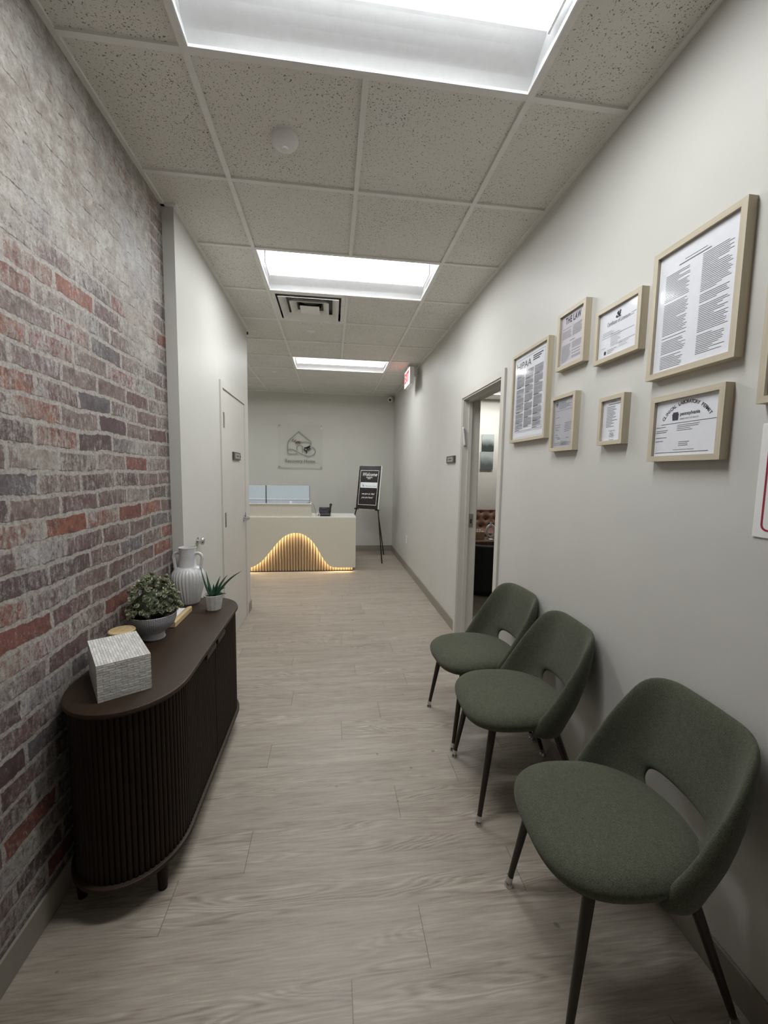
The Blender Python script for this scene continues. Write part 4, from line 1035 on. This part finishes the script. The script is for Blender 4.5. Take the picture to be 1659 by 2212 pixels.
fs += [(0, 1, 3, 2), (4 * n_ - 4, 4 * n_ - 2, 4 * n_ - 1, 4 * n_ - 3)]
b.add(vs, fs).build('front_panel', 'desk_cream', desk)
b = MB().box(-hx, hx, 0, DYb - DYf, .79, .808); b.build('desktop', 'desk_top', desk, bevel=.002)
b = MB().box(hx - .02, hx, th, DYb - DYf, .062, .79); b.box(-hx, -hx + .02, th, DYb - DYf, 0, .79); b.build('side_panel', 'desk_cream', desk)
b = MB().box(-hx, hx - .035, .13, .15, .0, .79); b.build('backing_panel', 'desk_cream', desk)
b = MB().box(-hx, .205 - ox, .022, .040, .808, .985); b.box(.187 - ox, .205 - ox, .040, .30, .808, .985); b.build('raised_screen', 'desk_cream', desk)
b = MB().box(-hx, .209 - ox, .015, .044, .985, .997); b.box(.180 - ox, .209 - ox, .044, .302, .985, .997); b.build('screen_cap', 'desk_top', desk, bevel=.002)
b = MB(); P_ = .040; x_ = -1.58
while x_ < .80:
    pts = [(x_ - ox + P_ / 2 + .0165 * math.cos(PI * k / 8), .080 - .022 * math.sin(PI * k / 8)) for k in range(9)]
    b.add([(u, v_, z_) for z_ in (.012, .60) for u, v_ in pts], [(k, k + 1, 9 + k + 1, 9 + k) for k in range(8)] + [tuple(range(9)), tuple(range(9, 18))]); x_ += P_
b.box(-hx + .02, .80 - ox, .080, .086, .012, .62); b.build('wood_slats', 'slat_wood', desk, smooth='auto')
b = MB(); lc = [(x_, z_ + .006) for x_, z_ in cv if x_ < .81 - ox]
vs = []
for (x_, z_) in lc: vs += [(x_, th + .002, z_), (x_, th + .014, z_)]
b.add(vs, [(2 * i, 2 * i + 1, 2 * i + 3, 2 * i + 2) for i in range(len(lc) - 1)]); b.build('led_strip', 'led_glow', desk, normals=False)
b = MB().box(-hx, .81 - ox, .050, .128, 0, .012); b.build('plinth', 'black_plastic', desk)

# pale screens on the desk
def screen(x0, x1, label, edge):
    t = thing('desk_screen', label, 'screen', ((x0 + x1) / 2, 4.93, .0)); w_ = (x1 - x0) / 2
    MB().box(-w_, w_, 0, .018, 1.025, 1.232).build('panel', 'screen_pale', t, bevel=.002)
    MB().box(-w_, w_, .002, .018, .86, 1.018).build('lower_panel', 'screen_low', t)
    MB().box(-w_, w_, -.004, .018, 1.017, 1.026).build('bright_bead', 'bead_white', t)
    b = MB(); b.box(-w_ - .008, -w_, 0, .02, .86, 1.236); b.box(w_, w_ + .004, 0, .02, .86, 1.236); b.build('edge_post', 'black_metal' if edge else 'brushed_steel', t)
    b = MB(); b.box(-.02, .02, .02, .05, .74, 1.0); b.box(-.10, .10, -.05, .10, .735, .745); b.build('stand', 'brushed_steel', t)
screen(-.505, .150, 'wide pale blue-white screen panel standing behind the reception desk', True)
screen(-1.17, -.519, 'pale blue-white screen panel at the left behind the desk, partly hidden by the wall', False)
# worktop carrying them
o = MB().box(-2.2, .22, 4.91, 5.30, .715, .735).build('back_worktop', 'desk_top', bevel=.002); b = MB()
tag(o, 'pale worktop behind the reception desk, under the blue-white screens', 'worktop')
b = MB().box(-.02, .02, -.355, .0, 0, .0)
b = MB(); b.box(-2.18, -2.15, 4.92, 5.29, 0, .715); b.box(.17, .20, 4.92, 5.29, 0, .715); lg_ = b.build('leg_panel', 'desk_cream', o)
t = thing('paper_stand', 'tiny white upright card behind the desk, in front of the wide screen', 'card stand', (-.115, 4.70, .808))
MB().box(-.018, .018, -.001, .001, 0, .205).build('card', 'paper', t)
MB().box(-.02, .02, -.03, .03, 0, .004).build('foot', 'white_plastic', t)
# telephone
t = thing('desk_telephone', 'black office telephone on the reception desk', 'telephone', (.395, 4.52, .808), math.radians(-4))
b = MB(); pr_ = [(-.075, 0), (.075, 0), (.075, .100), (.055, .125), (-.075, .030)]
b.add([(x_, y_, z_) for x_ in (-.085, .085) for y_, z_ in pr_], [(0, 1, 2, 3, 4), (9, 8, 7, 6, 5)] + [(k, (k + 1) % 5, 5 + (k + 1) % 5, 5 + k) for k in range(5)])
b.build('base', 'black_plastic', t, bevel=.006)
b = MB().box(-.080, -.030, -.01, .01, 0, 0)
b = MB().tube([(.080, -.070, .070), (.082, -.03, .100), (.084, .04, .150), (.085, .06, .160)], [.020, .014, .015, .022], 12); b.build('handset', 'black_metal', t, smooth='auto')
b = MB()
sl = Matrix.Rotation(math.atan2(.095, .13), 4, 'X')
k_ = MB()
for i in range(4):
    for j in range(3): k_.box(-.06 + j * .025, -.044 + j * .025, -.02 + i * .02, -.006 + i * .02, 0, .004)
k_.box(-.062, .030, .070, .105, 0, .004); k_.xf(T(0, -.045, .056) @ sl); k_.build('keypad', 'plaque_dark', t)
o = MB().tube(sm([(.14, 4.372, 1.006), (.175, 4.37, 1.014), (.215, 4.368, 1.002), (.245, 4.372, .96), (.262, 4.39, .90), (.272, 4.42, .84), (.30, 4.45, .815)], 4), .0035, 8).build('phone_cord', 'cord_grey', smooth=True)
tag(o, 'thin grey cord draped over the raised end of the reception desk', 'cord')
b = MB(); pts = [(.300 + .026 * math.cos(a_), 4.40, .836 + .028 * math.sin(a_)) for a_ in [2 * PI * k / 24 for k in range(25)]]; b.tube(pts, .005, 8); b.tube([(.305, 4.40, .862), (.312, 4.402, .885)], .005, 8)
o = b.build('coiled_cable', 'cord_white', smooth=True); tag(o, 'small white coil of cable at the front of the black telephone', 'cable')
o = MB().box(.185, .200, 4.42, 4.44, .997, 1.018).build('wireless_dongle', 'white_plastic', bevel=.003); tag(o, 'tiny cream block on top of the raised desk end', 'block')

# wall sign: clear acrylic with standoffs and line-drawn house
t = thing('wall_sign', 'clear acrylic wall sign with a line-drawn house, lettered Recovery Home', 'sign', (-.062, YF, 1.905))
MB().box(-.395, .395, -.034, -.026, -.385, .385).build('acrylic_panel', 'acrylic', t, bevel=.001)
b = MB(); b.box(-.395, .395, -.034, -.026, -.389, -.385); b.build('lower_edge', 'logo_grey', t)
for su in (-1, 1):
    for sv in (-1, 1):
        b = MB().lathe([(.008, 0), (.008, .034), (.010, .036), (.010, .042), (.001, .042)], 14); b.xf(T(su * .370, 0, sv * .362) @ Matrix.Rotation(PI / 2, 4, 'X')); b.build('standoff', 'brushed_steel', t, smooth='auto')
ROTF = Matrix(((1, 0, 0, 0), (0, 0, -1, 0), (0, 1, 0, 0), (0, 0, 0, 1)))       # text facing -Y
st, l1, l2 = house_logo(1.0); dz_ = .0
b = MB(); strokes(b, st, .012); b.xf(T(-.004, -.0355, .0) @ ROTF).build('house_drawing', 'logo_grey', t, normals=False)
b = MB(); leafs(b, l1, .028); b.xf(T(-.004, -.036, .0) @ ROTF).build('leaves', 'logo_leaf_pale', t, normals=False)
b = MB(); leafs(b, l2, .034); b.xf(T(-.004, -.036, .0) @ ROTF).build('leaves', 'logo_leaf', t, normals=False)
text_mb('Recovery Home', .085, .53, bold=.0010).xf(T(-.002, -.0355, -.262) @ ROTF).build('lettering', 'logo_grey', t, normals=False)

# easel with welcome board
yaw = math.atan2(-.25, .36); lean = math.radians(9)
t = thing('display_easel', 'black metal tripod easel standing right of the reception desk', 'easel', (1.09, 5.13, 0), yaw)
b = MB()
def Lp_(u, n_, z_): return (u, n_, z_)
MB().tube([(.335, -.105, 0), (.198, -.012, .87), (.10, .11, 1.50)], .010, 10).build('leg', 'black_metal', t, smooth='auto')
MB().tube([(-.42, -.10, 0), (-.205, -.012, .87), (-.07, .11, 1.50)], .010, 10).build('leg', 'black_metal', t, smooth='auto')
MB().tube([(.02, .56, 0), (.0, .14, 1.50)], .009, 10).build('leg', 'black_metal', t, smooth='auto')
b = MB().box(-.10, .10,   .115, .135, 1.47, 1.50); b.build('top_bracket', 'black_metal', t, bevel=.003)
for s_ in (-1, 1):
    b = MB().box(s_ * .165, s_ * .225, -.058, .0, .845, .853); b.box(s_ * .165, s_ * .225, -.058, -.052, .845, .868); b.build('ledge_hook', 'black_metal', t)
MB().box(-.19, .19, .0, .012, .862, .876).build('crossbar', 'black_metal', t)
t = thing('welcome_board', 'black Welcome board with white border resting on the easel', 'sign', (1.09, 5.13, .855), yaw)
BM = T(0, -.034, 0) @ Matrix.Rotation(-lean, 4, 'X')
bw_, bh_ = .213, .725
MB().box(-bw_, bw_, 0, .018, 0, bh_).xf(BM).build('panel', 'letter_white', t)
MB().box(-bw_ + .002, bw_ - .012, -.002, 0, .004, bh_ - .004).xf(BM).build('black_face', 'board_black', t)
FB = BM @ T(-.006, -.0025, 0) @ ROTF
b = MB()
for (u0, u1, v0, v1) in ((-.172, .172, .070, .077), (-.172, .172, .640, .647), (-.172, -.166, .070, .647), (.166, .172, .070, .647)): rect(b, u0, u1, v0, v1)
b.xf(FB).build('border_line', 'letter_white', t, normals=False)
b = MB(); put(b, text_mb('Welcome', .085, .27, shear=.35, bold=.001), 0, .575)
rect(b, -.055, .060, .522, .532); rect(b, -.03, .03, .503, .511)
put(b, text_mb('we are so glad', .040, .24, shear=.35, bold=.0008), 0, .255); put(b, text_mb('you are here!', .040, .22, shear=.35, bold=.0008), -.01, .195)
b.xf(FB).build('lettering', 'letter_white', t, normals=False)
b = MB(); rect(b, -.155, .160, .355, .445); b.xf(FB).build('white_label', 'bead_white', t, normals=False)
b = MB(); b.quad((-.13, .408, .001), (-.09, .408, .001), (-.09, .414, .001), (-.13, .414, .001)); b.merge(text_mb('Recovery Home', .03, .20), T(.045, .385, .001)); b.quad((-.12, .378, .001), (-.08, .378, .001), (-.09, .395, .001), (-.11, .395, .001))
b.xf(FB).build('label_print', 'ink_grey', t, normals=False)

# ================================================================== OFFICE THROUGH THE DOORWAY
troffer((2.80, 4.90, ZC + .018), 'ceiling light seen through the top of the office doorway', 'office_glow')
# sofa against the far wall
t = thing('tufted_sofa', 'brown tufted leather sofa against the far wall of the office', 'sofa', (3.45, 5.42, 0))
b = MB(); NX, NZ = 60, 20; wx, zb, zt = .95, .42, .80; vs = []
px, pz = .190, .170
def tuft(x_, z_):
    d_ = 9
    for r_ in range(-1, 4):
        for c_ in range(-7, 8):
            qx = c_ * px + (px / 2 if r_ % 2 else 0); qz = .50 + r_ * pz * .78
            d_ = min(d_, math.hypot(x_ - qx, z_ - qz))
    return d_
for j in range(NZ + 1):
    for i in range(NX + 1):
        x_ = -wx + 2 * wx * i / NX; z_ = zb + (zt - zb) * j / NZ
        vs.append((x_, .30 - .05 * (1 - math.exp(-(tuft(x_, z_) / .045) ** 2)) + .02 * (j / NZ), z_))
o_ = len(vs)
b.add(vs, [(j * (NX + 1) + i, j * (NX + 1) + i + 1, (j + 1) * (NX + 1) + i + 1, (j + 1) * (NX + 1) + i) for j in range(NZ) for i in range(NX)])
b.box(-wx, wx, .305, .45, .30, .795)
b.build('tufted_back', 'sofa_leather', t, smooth=True)
for r_ in range(0, 3):
    for c_ in range(-4, 5):
        qx = c_ * px + (px / 2 if r_ % 2 else 0); qz = .50 + r_ * pz * .78
        if abs(qx) < .5: MB().lathe([(.016, 0), (.013, .006), (.001, .008)], 10).xf(T(qx, .302, qz) @ Matrix.Rotation(PI / 2, 4, 'X')).build('button', 'sofa_button', t)
MB().box(-wx + .02, wx - .02, -.30, .26, .30, .46).build('seat_cushion', 'sofa_leather', t, bevel=.03)
b = MB(); b.box(-wx - .12, -wx, -.33, .45, .08, .64); b.build('arm', 'sofa_leather', t, bevel=.04); b = MB(); b.box(wx, wx + .12, -.33, .45, .08, .64); b.build('arm', 'sofa_leather', t, bevel=.04)
MB().box(-wx, wx, -.30, .44, .08, .30).build('base', 'sofa_leather', t, bevel=.01)
for sx in (-1, 1):
    for y_ in (-.26, .38): MB().tube([(sx * .98, y_, .09), (sx * .98, y_, 0)], [.025, .018], 10).build('leg', 'table_brown', t)
# coffee table
t = thing('coffee_table', 'dark brown wooden coffee table in front of the tufted sofa', 'table', (3.15, 4.78, 0))
MB().box(-.55, .55, -.23, .23, .375, .405).build('tabletop', 'table_brown', t, bevel=.004)
MB().box(-.51, .51, -.20, .20, .29, .375).build('apron', 'table_brown', t, bevel=.003)
for sx in (-1, 1):
    for sy in (-1, 1): MB().box(sx * .51, sx * .46, sy * .20, sy * .15, 0, .29).build('leg', 'table_brown', t)
t = thing('ring_vase', 'white ring-shaped vase on the office coffee table', 'vase', (3.115, 4.86, .405))
b = MB(); K = 32; ring = [(.068 * math.cos(2 * PI * k / K), 0, .118 + .098 * math.sin(2 * PI * k / K)) for k in range(K + 1)]
b.tube(ring, .022, 12); b.build('ring_body', 'ceramic_white', t, smooth=True)
MB().lathe([(.020, .225), (.019, .262), (.021, .268), (.015, .268), (.014, .235)], 16).build('neck', 'ceramic_white', t, smooth='auto')
MB().lathe([(.035, 0), (.033, .010), (.015, .014)], 16).build('foot', 'ceramic_white', t, smooth='auto')
t = thing('tissue_box', 'brown tissue box with white tissue on the office coffee table', 'tissue box', (2.885, 4.80, .405))
MB().box(-.085, .085, -.06, .06, 0, .125).build('case', 'tissue_case', t, bevel=.006)
b = MB(); vs = []
for k in range(13):
    u_ = -.05 + .1 * k / 12; vs += [(u_, .012 * math.sin(k * 1.3), .120), (u_ * 1.3, .02 * math.sin(k * 1.7), .165 + .012 * math.sin(k * 2.1))]
b.add(vs, [(2 * k, 2 * k + 2, 2 * k + 3, 2 * k + 1) for k in range(12)]); b.build('tissue', 'tissue', t, normals=False)
o = MB().box(3.03, 3.09, 4.66, 4.74, .405, .417).build('paper_card', 'paper', bevel=.002); tag(o, 'small white card lying left of the ring vase', 'card')
o = MB().box(3.19, 3.29, 4.68, 4.76, .405, .419).build('paper_card', 'paper', bevel=.002); tag(o, 'white card lying right of the ring vase', 'card')
# dark armchair, back toward the doorway
t = thing('dark_armchair', 'nearly black upholstered armchair seen through the doorway', 'armchair', (2.45, 3.35, 0), math.radians(-12))
b = MB(); pts = []
def arcwall(r0, r1, a0, a1, z0, z1, n_=24):
    b = MB(); vs = []
    for k in range(n_ + 1):
        a_ = a0 + (a1 - a0) * k / n_; c_, s_ = math.cos(a_), math.sin(a_); vs += [(r0 * c_, r0 * s_, z0), (r1 * c_, r1 * s_, z0), (r1 * c_, r1 * s_, z1), (r0 * c_, r0 * s_, z1)]
    fs = []
    for k in range(n_):
        for j in range(4): fs.append((4 * k + j, 4 * k + (j + 1) % 4, 4 * k + 4 + (j + 1) % 4, 4 * k + 4 + j))
    fs += [(0, 1, 2, 3), tuple(4 * n_ + j for j in range(4))]; b.add(vs, fs); return b
arcwall(.33, .45, PI * .98, PI * 2.02, .05, .62).build('backrest', 'dark_upholstery', t, bevel=.03)
b = MB().lathe([(.30, .10), (.325, .12), (.325, .40), (.30, .43), (.001, .44)], 28); b.build('seat', 'dark_upholstery', t, smooth='auto')
b = MB().lathe([(.36, 0), (.36, .05), (.30, .05)], 28); b.build('base', 'black_metal', t)
# canvases on far office wall
def canvas(x0, x1, z0, z1, mat, label):
    t = thing('canvas_print', label, 'picture', ((x0 + x1) / 2, YF, (z0 + z1) / 2), 0, 'canvas prints in the office'); w_, h_ = (x1 - x0) / 2, (z1 - z0) / 2
    MB().box(-w_, w_, -.028, 0, -h_, h_).build('stretcher', 'letter_white', t, bevel=.002)
    MB().box(-w_, w_, -.0295, -.028, -h_, h_).build('canvas', mat, t)
canvas(3.305, 3.545, 1.895, 2.215, 'canvas_forest', 'upper right canvas of a misty forest on the office wall')
canvas(3.290, 3.540, 1.555, 1.885, 'canvas_lake', 'lower right canvas of a dark misty hill on the office wall')
canvas(2.95, 3.225, 1.550, 2.210, 'canvas_tall', 'tall misty canvas on the office wall, mostly hidden by the doorframe')
MB().box(XR + WT, 5.1, YF - .01, YF, 0, .10).build('baseboard_office', 'vinyl_base', kind='structure')
for o in list(D.objects):
    if o.type == 'EMPTY': o.empty_display_size = .05
